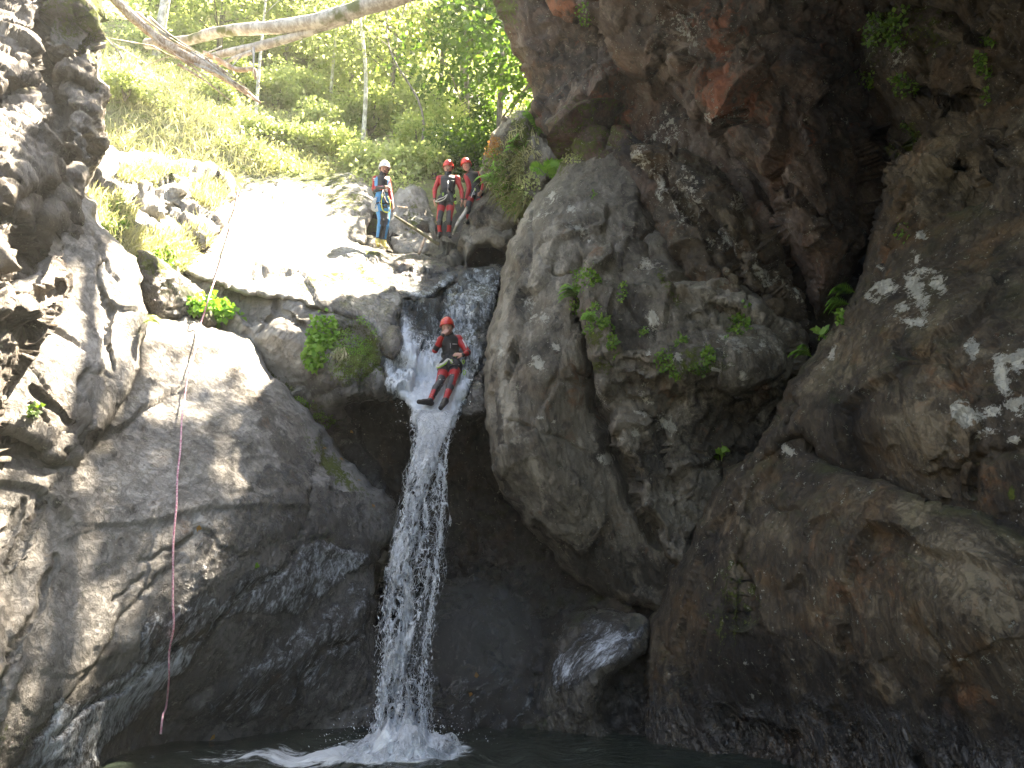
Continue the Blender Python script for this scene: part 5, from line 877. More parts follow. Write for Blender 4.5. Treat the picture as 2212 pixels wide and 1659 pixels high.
M['drop'] = simple_mat('water_drops', (.8, .85, .9), .15, .1, 5, .0)
g_ = np.random.default_rng(5); n = 3600; t = g_.random(n) ** .8; v = 930 + 720 * t; l = np.interp(v, FL[:, 0], FL[:, 1]); r = np.interp(v, FL[:, 0], FL[:, 2])
side = g_.random(n); e = np.abs(g_.normal(0, 1, n)) * (2 + 10 * t); uu = np.where(side < .42, l + 4 - e, np.where(side < .9, r - 4 + e, l + (r - l) * g_.random(n)))
X_ = P(uu, v, fall_y(v) + g_.normal(0, .12, n)); sz = .003 + .008 * g_.random(n) ** 3
dd = np.stack([g_.normal(0, .35, n), g_.normal(0, .3, n), -np.ones(n)], 1); blobs('water_spray', X_, dd, sz * (1.5 + 3 * g_.random(n)), sz, M['drop'], 'white water drops thrown off the sides of the waterfall')
n = 1500; th = g_.random(n) * 2 * math.pi; rr_ = np.abs(g_.normal(0, .32, n)); hh = np.abs(g_.normal(0, .28, n)) * np.exp(-rr_ * 1.1)
X_ = np.stack([FALL_X + rr_ * np.cos(th) * 1.3, FALL_Y + rr_ * np.sin(th), .05 + hh], 1); sz = .002 + .006 * g_.random(n) ** 3
blobs('splash_spray', X_, np.stack([np.cos(th), np.sin(th), np.ones(n)], 1), sz * 1.6, sz, M['drop'], 'white splashing drops where the waterfall meets the pool')
n = 1500; uu = g_.normal(930, 34, n); vv = g_.normal(840, 45, n); k_ = (vv > 740) & (vv < 930); uu, vv = uu[k_], vv[k_]
X_ = np.array([on('chute', a, b)[0] + on('chute', a, b)[1] * (.07 + abs(g_.normal(0, .10))) for a, b in zip(uu, vv)]); sz = .003 + .009 * g_.random(len(uu)) ** 2
blobs('chute_spray', X_, g_.normal(0, 1, X_.shape), sz * 1.4, sz, M['drop'], 'white spray round the legs of the man sliding down the chute')
# mound of foam at the foot
th, rr_ = np.meshgrid(np.linspace(0, 2 * math.pi, 120, endpoint=False), np.linspace(0, 1, 50)); x_ = FALL_X + .05 + rr_ * .62 * np.cos(th) * 1.25; y_ = FALL_Y + rr_ * .55 * np.sin(th)
q = np.stack([x_, y_, 0 * x_], -1); z_ = .34 * (1 - rr_ ** 1.3) * (1 + .9 * fbm(q * 6, 4, 3)) + .05 * ridged(q * 12, 3, 4) * (1 - rr_) - .03
i = np.arange(6000).reshape(50, 120); f = np.stack([i[:-1], i[1:], np.roll(i, -1, 1)[1:], np.roll(i, -1, 1)[:-1]], -1).reshape(-1, 4)
o = mesh_np('pool_foam_water', np.stack([x_, y_, z_], -1).reshape(-1, 3), f, M['fall']); at = o.data.attributes.new('foam', 'FLOAT', 'POINT'); at.data.foreach_set('value', (1.5 - 1.0 * rr_ ** 2).ravel().astype(np.float32)); tag(o, kind='structure')
# ------------------------------------------------------------------ leaves
def leaves(pos, d, nrm, ln, wd, fold=.25):
    """kite-shaped leaves: arrays of base points, directions and face normals"""
    n = len(pos); d = d / (np.linalg.norm(d, axis=1)[:, None] + 1e-9); s_ = np.cross(d, nrm); s_ /= np.linalg.norm(s_, axis=1)[:, None] + 1e-9; u = np.cross(s_, d)
    mid = pos + d * (ln * .42)[:, None]; V_ = np.stack([pos, mid + s_ * wd[:, None] + u * (wd * fold)[:, None], pos + d * ln[:, None] - u * (ln * .12)[:, None], mid - s_ * wd[:, None] + u * (wd * fold)[:, None]], 1).reshape(-1, 3)
    return V_, np.arange(4 * n).reshape(n, 4)
def cloud(g, c, r, n, size, shell=.35, flat=.5):
    """n leaves filling an uneven ellipsoid"""
    p = g.normal(0, 1, (n, 3)); p /= np.linalg.norm(p, axis=1)[:, None]; rad = (shell + (1 - shell) * g.random(n)) ** .6; lump = 1 + .35 * vnoise(p * 2.3 + c, 3)
    P_ = np.asarray(c) + p * (rad * lump)[:, None] * np.asarray(r); keep = vnoise(P_ * (2.2 / max(r)) * 1.0 + 9.1, 8) > -.28; P_ = P_[keep]; p = p[keep]; n = len(P_)
    d = p * .6 + g.normal(0, .8, (n, 3)); d[:, 2] -= .35; nr = g.normal(0, 1, (n, 3)) * (1 - flat) + np.array([0, -.3, 1]) * flat; ln = size * (.6 + .8 * g.random(n))
    return P_, d, nr, ln, ln * .36
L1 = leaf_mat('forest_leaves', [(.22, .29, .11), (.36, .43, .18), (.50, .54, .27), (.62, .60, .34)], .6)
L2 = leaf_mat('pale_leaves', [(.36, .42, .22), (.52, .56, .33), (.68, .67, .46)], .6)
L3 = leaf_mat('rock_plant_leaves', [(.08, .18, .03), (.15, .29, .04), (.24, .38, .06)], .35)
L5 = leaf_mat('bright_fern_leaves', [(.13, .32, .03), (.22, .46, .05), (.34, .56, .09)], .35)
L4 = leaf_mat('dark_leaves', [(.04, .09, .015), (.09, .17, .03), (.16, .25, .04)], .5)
GR = leaf_mat('grass_blades', [(.34, .35, .18), (.56, .53, .34), (.74, .68, .50)], .4); DRY = leaf_mat('dry_grass_blades', [(.12, .15, .05), (.30, .27, .13), (.14, .18, .05)], .3)
RUSTY = leaf_mat('autumn_leaves', [(.30, .10, .03), (.45, .22, .06), (.32, .26, .06)], .35)
BARK = bark_mat('pale_birch_bark', (.30, .28, .24), (.72, .70, .64), 5, .5); BARKD = bark_mat('grey_bark', (.10, .085, .07), (.26, .23, .19), 6, .2); DEAD = bark_mat('bleached_deadwood', (.38, .33, .28), (.68, .64, .57), 5, .25, .9); SPLIT = bark_mat('split_wood', (.34, .22, .14), (.68, .57, .46), 8, .2)
def hill_at(u, v):
    for Y in np.arange(16.8, 58, .15):
        p = P(u, v, Y)
        if p[2] < hill_z(p[0], p[1]): return p
    return P(u, v, 58)
def base_at(u, Y, v=260):
    for _ in range(3):
        p = P(u, v, Y); b = (hill_z(p[0], Y) - 1.5) / Y; # slope -> pixel row
        ang = math.atan(b) - R(PITCH); v = 829.5 - FP * math.tan(ang)
    p = P(u, v, Y); return np.array([p[0], Y, float(hill_z(p[0], Y))])
def forest_tree(u, Y, h, r_, lean, label, bark, lm, nl, lsize, crown0=.35, group='trees on the wooded slope', seed=0, name='tree', bend=0.):
    g = np.random.default_rng(seed); b = base_at(u, Y); e = tree_root = empty(name, b); tag(e, label, 'tree', group)
    pts = spline([np.zeros(3), np.array([lean * .3 + bend, 0, h * .33]), np.array([lean * .55 - bend, .1, h * .66]), np.array([lean, .2, h])], 16); parts = [tube_arrays(pts - np.array([0, 0, .3]), np.linspace(r_, r_ * .3, 16), 9)]; PP = []
    nb = 11
    for k in range(nb):
        t = crown0 + (1 - crown0) * (k + .5) / nb; p0 = pts[int(t * 15)]; a = g.random() * 6.28; L = h * .20 * (1.25 - t) + .5; q = p0 + np.array([math.cos(a) * L, math.sin(a) * L, L * .45]); br = spline([p0, (p0 + q) / 2 + [0, 0, .12 * L], q], 6)
        parts.append(tube_arrays(br, np.linspace(r_ * .3, r_ * .08, 6), 5)); PP.append((q, L * .75))
    PP.append((pts[-1], h * .1 + .3)); vv, ff = attach(parts); mesh_py('trunk', vv, ff, bark, e)
    V_, F_, o_ = [], [], 0
    for c, rr in PP:
        a, f = leaves(*cloud(g, c, np.array([rr, rr, rr * .7]) + .15, nl // len(PP), lsize)); V_.append(a); F_.append(f + o_); o_ += len(a)
    mesh_np('crown', np.concatenate(V_), np.concatenate(F_), lm, False, e); return e
def shrub(p, r_, n, size, lm, label, group=None, seed=0, name='shrub', cat='shrub', stems=True, sq=.75):
    g = np.random.default_rng(seed); e = empty(name, p); tag(e, label, cat, group); V_, F_, o_ = [], [], 0; st = []
    for k in range(5):
        a = g.random() * 6.28; rr = r_ * .55 * g.random(); c = np.array([math.cos(a) * rr, math.sin(a) * rr, r_ * (.35 + .6 * g.random()) * sq]); x = r_ * (.35 + .3 * g.random())
        A, f = leaves(*cloud(g, c, np.array([x, x, x * .8]), n // 5, size)); V_.append(A); F_.append(f + o_); o_ += len(A); st.append(tube_arrays(spline([np.array([0, 0, -.1]), c * .5 + [.02, 0, 0], c], 6), np.linspace(.02, .008, 6) * (1 + r_), 5))
    mesh_np('foliage', np.concatenate(V_), np.concatenate(F_), lm, False, e)
    if stems: vv, ff = attach(st); mesh_py('stem', vv, ff, BARKD, e)
    return e
gr_ = 'trees on the wooded slope'
forest_tree(335, 19.5, 15, .15, .3, 'thick pale birch trunk behind the crossed dead logs, left of the forest', BARK, L1, 2500, .15, .45, gr_, 1)
forest_tree(783, 20.0, 9, .075, -.6, 'slim white birch rising behind the sunlit dome, left of the man in blue', BARK, L1, 2600, .13, .5, gr_, 2, bend=.14)
forest_tree(712, 22.5, 8, .06, .1, 'faint thin birch behind the mossy crest of the dome', BARK, L1, 2200, .13, .4, gr_, 3)
forest_tree(552, 19.5, 7, .055, -.2, 'thin pale dead-looking trunk below the splintered log end', BARK, L2, 1200, .13, .55, gr_, 4)
forest_tree(952, 27, 9, .10, .0, 'distant straight white trunk high on the slope above the men', BARK, L1, 2600, .16, .45, gr_, 5)
forest_tree(905, 18.6, 6.2, .045, -1.1, 'bent dark sapling leaning left above the men in red', BARKD, L1, 1300, .12, .62, gr_, 6, bend=.35)
lab = ['bushy yellow-green tree at the top left of the slope', 'leafy tree behind the birch trunk at the left', 'full green tree under the long log', 'light green tree left of the white birch', 'dense tree just right of the white birch', 'tall shady tree above the man in blue', 'pale sunlit tree high on the slope near the log end', 'round dark green tree next to the right cliff', 'dark leafy tree tucked beside the overhang', 'bright tree in the top corner between log and cliff', 'low branching tree behind the bank on the left', 'small open tree in the middle of the slope', 'feathery green tree above the red helmets', 'yellowing tree at the top edge, left of the far white trunk', 'leafy tree far up the slope on the left', 'leafy tree far up the slope in the middle', 'leafy tree far up the slope on the right']
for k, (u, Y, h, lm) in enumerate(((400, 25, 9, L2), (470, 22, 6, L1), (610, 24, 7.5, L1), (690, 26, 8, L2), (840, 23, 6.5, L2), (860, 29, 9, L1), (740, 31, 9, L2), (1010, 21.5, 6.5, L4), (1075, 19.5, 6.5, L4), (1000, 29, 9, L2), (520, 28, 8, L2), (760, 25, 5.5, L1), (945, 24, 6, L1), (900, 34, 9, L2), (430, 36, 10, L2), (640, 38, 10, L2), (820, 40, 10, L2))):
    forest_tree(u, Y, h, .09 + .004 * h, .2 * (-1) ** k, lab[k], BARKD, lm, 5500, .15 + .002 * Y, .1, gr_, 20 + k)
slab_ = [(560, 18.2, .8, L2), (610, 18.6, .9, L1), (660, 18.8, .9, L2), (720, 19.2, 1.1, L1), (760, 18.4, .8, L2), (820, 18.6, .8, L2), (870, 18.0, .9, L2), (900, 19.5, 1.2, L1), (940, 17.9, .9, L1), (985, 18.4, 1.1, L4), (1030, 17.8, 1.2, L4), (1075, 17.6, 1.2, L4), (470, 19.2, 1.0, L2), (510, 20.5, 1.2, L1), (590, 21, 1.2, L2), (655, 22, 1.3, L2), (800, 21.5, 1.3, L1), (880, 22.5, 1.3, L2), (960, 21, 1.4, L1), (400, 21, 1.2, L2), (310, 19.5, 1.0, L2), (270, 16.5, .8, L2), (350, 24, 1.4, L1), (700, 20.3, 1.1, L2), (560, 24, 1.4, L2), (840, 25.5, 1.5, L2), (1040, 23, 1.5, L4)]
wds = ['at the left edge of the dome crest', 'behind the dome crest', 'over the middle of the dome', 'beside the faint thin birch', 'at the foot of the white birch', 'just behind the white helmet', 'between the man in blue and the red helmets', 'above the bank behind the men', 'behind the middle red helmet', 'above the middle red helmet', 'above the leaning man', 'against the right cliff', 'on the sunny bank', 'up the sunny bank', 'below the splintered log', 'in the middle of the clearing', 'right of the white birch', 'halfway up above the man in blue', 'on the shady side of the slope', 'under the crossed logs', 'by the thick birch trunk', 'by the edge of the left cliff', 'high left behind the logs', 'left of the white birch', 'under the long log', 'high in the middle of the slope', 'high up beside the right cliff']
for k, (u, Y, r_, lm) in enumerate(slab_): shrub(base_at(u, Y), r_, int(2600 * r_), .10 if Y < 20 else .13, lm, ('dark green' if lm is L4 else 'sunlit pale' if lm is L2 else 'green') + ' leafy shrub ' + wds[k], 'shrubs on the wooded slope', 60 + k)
# low undergrowth covering the slope: nobody could count it
g = np.random.default_rng(9); n = 60000; x = g.uniform(-15, 5, n); y = 16.8 + 26 * g.random(n) ** 1.4; z = hill_z(x, y); k_ = vnoise(np.stack([x, y, 0 * x], -1) / 1.3, 3) > -.35; x, y, z = x[k_], y[k_], z[k_]; n = len(x)
hh = np.abs(g.normal(0, .28, n)) * (1 + .8 * vnoise(np.stack([x, y, 0 * x], -1) / .9, 5)); Pp = np.stack([x, y, z + hh], 1); ln = (.09 + .004 * (y - 16)) * (.6 + .9 * g.random(n))
A, F_ = leaves(Pp, g.normal(0, 1, (n, 3)), g.normal(0, .6, (n, 3)) + [0, -.3, .8], ln, ln * .38); tag(mesh_np('undergrowth', A, F_, L2, False), 'mass of low sunlit leaves covering the wooded slope', 'undergrowth', None, 'stuff')
# grass on the sunny bank at the left and along the crest
def grass(name, pts, nrm, ln, wd, mat, label, g, droop=.5, up=(0, 0, 1)):
    n = len(pts); d0 = np.asarray(up) + g.normal(0, .45, (n, 3)) + nrm * .5; d0 /= np.linalg.norm(d0, axis=1)[:, None]; s_ = np.cross(d0, g.normal(0, 1, (n, 3))); s_ /= np.linalg.norm(s_, axis=1)[:, None] + 1e-9
    m1 = pts + d0 * (ln * .55)[:, None]; d1 = d0 + np.array([0, 0, -1.0]) * droop + g.normal(0, .2, (n, 3)); d1 /= np.linalg.norm(d1, axis=1)[:, None]; m2 = m1 + d1 * (ln * .5)[:, None]; w_ = (s_ * wd[:, None])
    V_ = np.stack([pts - w_, pts + w_, m1 + w_ * .8, m1 - w_ * .8, m2 + w_ * .15, m2 - w_ * .15], 1).reshape(-1, 3); b = np.arange(n)[:, None] * 6; F_ = np.concatenate([b + [0, 1, 2, 3], b + [3, 2, 4, 5]])
    return tag(mesh_np(name, V_, F_, mat, False), label, 'grass', None, 'stuff')
n = 26000; x = g.uniform(-11.5, -4.4, n); y = g.uniform(13.4, 21, n); z = hill_z(x, y); z = np.where(y < 17.2, z - (17.2 - y) * 1.1, z); ln = .12 + .25 * g.random(n)
grass('grass', np.stack([x, y, z], 1), np.zeros((n, 3)), ln, ln * .05 + .004, GR, 'pale sunlit grass covering the bank above the left ledges', g)
def surf_pts(key, blobs_, n, g):
    us, vs, X, N, s = SURF[key]; out, no = [], []
    for (cu, cv, ru, rv) in blobs_:
        for _ in range(n):
            a = g.random() * 6.283; r_ = math.sqrt(g.random()); u, v = cu + ru * r_ * math.cos(a), cv + rv * r_ * math.sin(a)
            i = int(round((u - us[0]) / (us[1] - us[0]))); j = int(round((v - vs[0]) / (vs[1] - vs[0])))
            if 0 <= i < len(us) and 0 <= j < len(vs) and s[j, i] > 1: out.append(X[j, i]); no.append(N[j, i])
    return np.array(out).reshape(-1, 3), np.array(no).reshape(-1, 3)
def rock_grass(key, bl, n, l0, mat, label, droop=.5, up=(0, 0, 1), seed=0):
    g = np.random.default_rng(seed); p, nn = surf_pts(key, bl, n, g); ln = l0 * (.5 + g.random(len(p))); return grass('grass', p, nn, ln, ln * .035 + .002, mat, label, g, droop, up)
rock_grass('bank', [(230, 470, 60, 60), (330, 380, 80, 25), (300, 560, 60, 50), (400, 540, 60, 50), (450, 420, 40, 40)], 900, .2, GR, 'tufts of sunlit grass on the broken bank left of the sunlit slab', seed=4)
rock_grass('dome', [(640, 366, 150, 10), (500, 400, 30, 20)], 500, .12, GR, 'short dry grass along the crest of the sunlit dome', seed=5)
# ledge with plants right of the men
rock('rock_ledge', [(1062, 300), (1090, 262), (1120, 240), (1150, 244), (1165, 262), (1200, 300), (1222, 345), (1176, 412), (1150, 446), (1130, 500), (1105, 480), (1075, 430), (1050, 400), (1046, 350)],
     [(1060, 330, 14.2), (1150, 260, 13.4), (1200, 330, 12.9), (1120, 470, 13.6), (1055, 400, 14.2), (1120, 350, 13.4)], 'grey', rnd=30, rdep=.5, fac=.16, fsize=.5, namp=.1, ramp=8, seed=130, key='ledge', back=1.2, paint=[('moss', 1100, 400, 60, 90, 0, .8), ('moss', 1130, 300, 30, 60, 20, .8), ('pale', 1125, 265, 16, 24, 0, .8)], step=3)
rock_grass('ledge', [(1080, 400, 30, 50), (1125, 440, 26, 30), (1110, 350, 30, 40)], 180, .26, DRY, 'tan and green grass hanging from the ledge right of the leaning man', 1.1, (-.2, -.5, -.5), 7)
rock_grass('ledge', [(1095, 380, 45, 70), (1140, 330, 30, 50)], 260, .16, GR, 'green grass on the ledge right of the leaning man', 1.2, (0, -.3, .5), 8)
# plants rooted on rock: clumps of small leaves
def rock_plant(key, u, v, ru, rv, n, size, lm, label, cat='plant', group='small plants growing from the rock', seed=0, off=.04, name='rock_plant', width=.42):
    g = np.random.default_rng(seed or int(u * 7 + v)); p, nn = surf_pts(key, [(u, v, ru, rv)], n, g)
    if not len(p): return
    c = p.mean(0); q = p - c; h = np.abs(g.normal(0, off, len(p))); q = q + nn * (h + .01)[:, None]; d = nn * .4 + g.normal(0, .7, q.shape) + [0, 0, -.25]; nr = nn * .8 + g.normal(0, .4, q.shape); ln = size * (.6 + .8 * g.random(len(p)))
    A, f = leaves(q, d, nr, ln, ln * width); e = empty(name, c); tag(e, label, cat, group); mesh_np('foliage', A, f, lm, False, e); return e
def fern(key, u, v, n, L, label, spread=(-1, 1), seed=0, up=.35, lm=None, group='ferns on the rocks', Y=None, dirs=None):
    g = np.random.default_rng(seed or int(u + v)); p, nn = on(key, u, v); e = empty('fern', p); tag(e, label, 'fern', group)
    for k in range(n):
        a = spread[0] + (spread[1] - spread[0]) * (k + .5) / n + g.normal(0, .1); d = unit(nn * .55 + np.array([math.sin(a), -.25, math.cos(a) * .6 + up])); l = L * (.7 + .5 * g.random())
        rc = spline([np.zeros(3), d * l * .5, d * l * .85 + [0, 0, -.14 * l], d * l * 1.05 + [0, 0, -.42 * l]], 22); t = np.gradient(rc, axis=0); t /= np.linalg.norm(t, axis=1)[:, None]; sd = np.cross(t, nn + [0, 0, .3]); sd /= np.linalg.norm(sd, axis=1)[:, None] + 1e-9
        ps, ds, ls = [], [], []
        for i in range(2, 22):
            w_ = l * .25 * math.sin(math.pi * min(1, (i / 22.) ** .8)) + .01
            for sx in (-1, 1): ps.append(rc[i]); ds.append(sd[i] * sx + t[i] * .45 + [0, 0, -.15]); ls.append(w_)
        ls = np.array(ls); A, f = leaves(np.array(ps), np.array(ds), np.tile(nn + [0, 0, .4], (len(ps), 1)), ls, np.maximum(ls * .17, .006)); fr = mesh_np('frond', A, f, lm or L5, False, e)
        vv, ff = tube_arrays(rc, np.linspace(.006, .002, 22), 4); mesh_py('midrib', vv, ff, lm or L3, fr)
    return e
fern('pillar', 1262, 640, 7, .48, 'long-fronded fern pointing left from the ledge on the right pillar', (-1.9, -.7), up=.1)
rock_plant('mass', 1270, 610, 26, 26, 260, .045, L3, 'bright leafy clump beside the long-fronded fern on the pillar')
rock_plant('pillar', 1245, 660, 14, 20, 90, .04, L3, 'leaves trailing below the long-fronded fern')
rock_plant('mass', 1345, 640, 12, 26, 60, .04, L3, 'few thin leaves in the crack right of the long-fronded fern')
rock_plant('mass', 1280, 680, 14, 10, 70, .04, L3, 'small yellow-green tuft on the left edge of the middle rock')
rock_plant('mass', 1300, 712, 26, 14, 220, .045, L3, 'wide green clump above the brown corner of the middle rock'); fern('mass', 1285, 706, 4, .22, 'small pale fern above the wide green clump', (-1.4, .2), up=.3)
rock_plant('mass', 1325, 752, 12, 16, 110, .045, L3, 'rounded green tuft below the wide clump'); rock_plant('mass', 1390, 718, 8, 8, 50, .035, L3, 'tiny green tuft below the white lichen patch')
rock_plant('mass', 1470, 738, 16, 12, 120, .04, L3, 'green clump in the middle of the middle rock'); rock_plant('mass', 1435, 782, 22, 20, 140, .04, L3, 'leafy clump above the shadowed underside of the middle rock')
rock_plant('mass', 1530, 768, 14, 20, 120, .045, L3, 'upright leafy clump right of centre on the middle rock'); rock_plant('mass', 1510, 798, 22, 12, 110, .04, L4, 'dark low clump above the underside of the middle rock')
rock_plant('mass', 1600, 690, 20, 14, 150, .05, L3, 'green clump under the slanting rib'); rock_plant('mass', 1590, 722, 24, 14, 120, .045, L3, 'leafy clump just below the rib clump'); rock_plant('mass', 1460, 808, 14, 8, 60, .035, L3, 'small clump at the brink of the middle rock')
for k, (u, v, sz, lb) in enumerate(((1555, 975, .11, 'round glossy leaves of a lone plant in the dark cleft'),)):
    e = rock_plant('mass', u, v, 26, 16, 9, sz, L3, lb, width=.5, off=.05)
fern('rslab', 1845, 632, 5, .30, 'fern with short fronds at the top of the right cleft', (-2.0, -.9), up=.2); fern('rslab', 1830, 655, 5, .32, 'drooping fern in the right cleft, second from the top', (-2.2, -1.1), up=.0); rock_plant('rslab', 1822, 690, 14, 16, 60, .07, L3, 'broad-leaved plant in the right cleft')
rock_plant('rslab', 1782, 728, 18, 16, 18, .10, L3, 'plant with a few big round leaves low in the right cleft', width=.5); fern('rslab', 1752, 772, 6, .30, 'lowest fern of the right cleft, fronds spread left', (-2.2, -.4), up=.15)
fern('ledge', 1085, 395, 7, .5, 'arching fern on the ledge nearest the leaning man', (-1.5, .8), up=.2); fern('ledge', 1120, 330, 6, .45, 'middle fern of the ledge under the overhang', (-1.2, .8), up=.3); rock_plant('ledge', 1075, 370, 30, 40, 420, .055, L3, 'green leaves along the left brink of the ledge'); rock_plant('ledge', 1140, 400, 26, 40, 260, .055, L2, 'yellow-green leaves between the dry grass and the pillar')
fern('ledge', 1165, 290, 8, .62, 'big bright fern on the ledge under the overhang', (-1.2, 1.2), up=.35); fern('ledge', 1180, 380, 6, .55, 'fern hanging down beside the dry grass at the right of the ledge', (-.6, 1.4), up=-.2); rock_plant('ledge', 1070, 320, 18, 26, 220, .06, RUSTY, 'orange and tan leaves on the left of the ledge'); rock_plant('ledge', 1120, 250, 16, 18, 120, .05, L2, 'pale leaves at the top of the ledge')
rock_plant('ledge', 1095, 430, 36, 36, 500, .05, L3, 'leafy cover hanging over the boulder beside the leaning man'); rock_plant('pillar', 1232, 345, 34, 14, 200, .04, L2, 'yellow-green mossy tuft at the top of the right pillar'); rock_plant('over', 1120, 180, 14, 22, 90, .05, L3, 'small leaves on the rim of the overhang'); rock_plant('pillar', 1285, 432, 8, 6, 30, .035, L3, 'tiny sprout high on the grey pillar')
rock_plant('over', 1265, 30, 22, 22, 160, .06, L3, 'green clump on the roof of the overhang near the top edge') if False else rock_plant('block2', 1268, 30, 20, 26, 150, .05, L3, 'green clump on the red-stained block near the top edge')
for u, v, ru, rv, n, lb in ((1900, 70, 24, 40, 160, 'leafy cover on the top left of the far right block'), (1950, 75, 30, 40, 260, 'bright green leaves near the top of the far right block'), (1880, 172, 18, 18, 110, 'tuft with a hanging stem on the edge of the far right block'), (1960, 190, 26, 24, 150, 'green clump below the bright leaves on the far right block'), (2145, 90, 24, 22, 110, 'green leaves at the upper right corner'), (2125, 140, 16, 24, 90, 'leaves trailing in the upper right corner'), (2125, 200, 14, 22, 26, 'thin drooping leaves below the upper right corner')):
    rock_plant('far', u, v, ru, rv, n, .055, L3, lb)
rock_plant('rslab', 1948, 480, 14, 40, 160, .045, L3, 'moss and small leaves in the notch above the big right slab', off=.03); rock_plant('far', 1948, 300, 12, 40, 200, .03, L4, 'dark moss cushions on the edge of the far right block', off=.02)
# left side
rock_plant('wedge', 440, 660, 40, 20, 300, .09, L5, 'sunlit leafy plant on the ledge crossed by the rope', off=.08); rock_plant('mid', 475, 680, 44, 22, 420, .09, L5, 'large sunlit clump of lobed leaves right of the rope', off=.09); rock_plant('bank', 330, 575, 40, 22, 360, .07, L3, 'green leafy patch below the angular boulder', off=.06); rock_plant('bank', 380, 560, 40, 30, 300, .07, L2, 'yellow-green leaves beside the sunlit slab', off=.06)
rock_plant('bank', 245, 470, 30, 50, 420, .06, L3, 'ivy-like leaves against the left cliff', off=.06); fern('leaf', 306, 700, 3, .3, 'small fern arching over the edge of the hanging slab', (.8, 1.6), up=.25, lm=L2); rock_plant('leaf', 62, 890, 14, 14, 60, .05, L4, 'small dark tuft on the hanging slab')
rock_plant('mid', 700, 720, 30, 30, 420, .07, L5, 'bright nettle-like plant on the left of the moss patch', off=.08); rock_plant('mid', 680, 765, 22, 34, 320, .09, L5, 'big-leaved bright plant hanging left of the moss patch', off=.08); rock_plant('mid', 760, 740, 50, 34, 900, .022, L5, 'creeping leaves over the moss patch', off=.03); rock_plant('mid', 770, 790, 60, 36, 1600, .012, L5, 'velvety green moss patch left of the chute', 'moss', None, off=.012, name='moss_patch'); rock_plant('mid', 770, 708, 14, 10, 50, .035, L3, 'small leaves under the wet edge of the slab')
rock_plant('mid', 640, 865, 40, 18, 700, .025, L5, 'leafy moss strip in the groove left of the cave, upper half', 'moss', None, off=.02, name='moss_strip'); rock_plant('mid', 690, 905, 36, 24, 700, .025, L5, 'leafy moss strip in the groove left of the cave, lower half', 'moss', None, off=.02, name='moss_strip'); fern('slab', 560, 1290 - 60, 2, .1, 'tiny green sprout on the wet slab', (-.5, .5))
rock_grass('mid', [(735, 770, 16, 10)], 120, .16, GR, 'thin grass hanging in front of the moss patch', 2.0, (0, -.5, .1), 12)
rock_grass('leaf', [(205, 985, 10, 14)], 60, .16, DRY, 'dry grass tuft at the tip of the hanging slab', 1.5, (.2, -.4, -.3), 13)
# fallen leaves lying on the wet rock
for k, (key, u, v) in enumerate((('slab', 700, 965), ('slab', 735, 990), ('mid', 758, 935), ('slab', 773, 1038), ('caveb', 1030, 1462), ('caveb', 1018, 1492), ('mid', 830, 1105), ('slab', 800, 1092), ('slab', 655, 870), ('slab', 432, 1135), ('slab', 460, 1583))):
    try: p, nn = on(key, u, v)
    except Exception: continue
    g = np.random.default_rng(k); A, f = leaves(np.zeros((1, 3)), g.normal(0, 1, (1, 3)) + [[.5, 0, -.5]], nn[None], np.array([.09]), np.array([.034])); o = mesh_np('fallen_leaf', A, f, RUSTY, False); o.location = p + nn * .012
    tag(o, ['orange leaf on the slab edge left of the cave', 'orange leaf lower on the slab edge left of the cave', 'brown leaf on the lip of the groove', 'orange-brown leaf nearest the cave mouth', 'orange leaf on the dark boulder behind the fall', 'yellow leaf just below the orange one behind the fall', 'orange leaf by the green sprig left of the fall', 'orange leaf at the wet corner of the slab', 'pale orange leaf on the shoulder of the slab', 'ochre leaf beside the rope', 'yellow leaf low on the wet slab'][k], 'leaf', 'fallen leaves on wet rock')
# ------------------------------------------------------------------ logs, rope, pole
def log(name, pts, rads, mat, label, seg=14, n=60, rough=.06, group=None, sub=()):
    p = spline(pts, n); r_ = np.interp(np.linspace(0, 1, n), np.linspace(0, 1, len(rads)), rads); c = p[0].copy()
    v, f = tube_arrays(p - c, r_, seg); ctr = np.repeat(p - c, seg, 0); w_ = v[:n * seg] - ctr; v[:n * seg] = ctr + w_ * (1 + rough * 2.5 * fbm(v[:n * seg] * 3.0, 4, 3) + rough * ridged(v[:n * seg] * np.array([6, 6, 6]), 2, 5))[:, None]
    o = mesh_py(name, v, f, mat); o.location = c; tag(o, label, 'log', group)
    for q, rr in sub:
        w2, f2 = tube_arrays(spline([np.array(x) for x in q], 10) - c, np.linspace(rr, rr * .35, 10), 6); mesh_py('branch_stub', w2, f2, mat, o)
    return o
LY = 12.6
log('fallen_log', [P(315, 95, 13.4), P(400, 88, 13.2), P(480, 68, 13.0), P(600, 58, 12.6), (P(700, 42, 12.3)), P(800, 10, 12.0), P(900, -22, 11.7), P(1010, -70, 11.4)], [.10, .10, .11, .135, .15, .16, .17], DEAD, 'long pale tree trunk spanning the gorge above the forest', sub=[((P(880, -10, 11.8), P(872, 20, 11.9), P(868, 45, 11.9)), .02), ((P(760, 40, 12.2), P(752, 60, 12.2)), .02)])
log('fallen_log', [P(425, 130, 13.0), P(500, 112, 12.9), P(560, 100, 12.8), P(640, 78, 12.6), P(700, 60, 12.42), P(760, 45, 12.25)], [.05, .08, .085, .08, .06, .04], DEAD, 'thinner forked limb lying against the underside of the long trunk', sub=[((P(548, 104, 12.75), P(548, 130, 12.7), P(546, 165, 12.7)), .03)])
log('fallen_log', [P(470, 140, 12.95), P(500, 128, 12.9), P(545, 112, 12.82)], [.03, .04, .045], DEAD, 'short grey branch crossing between the splintered trunk and the forked limb', sub=[((P(520, 122, 12.8), P(500, 145, 12.75)), .02)])
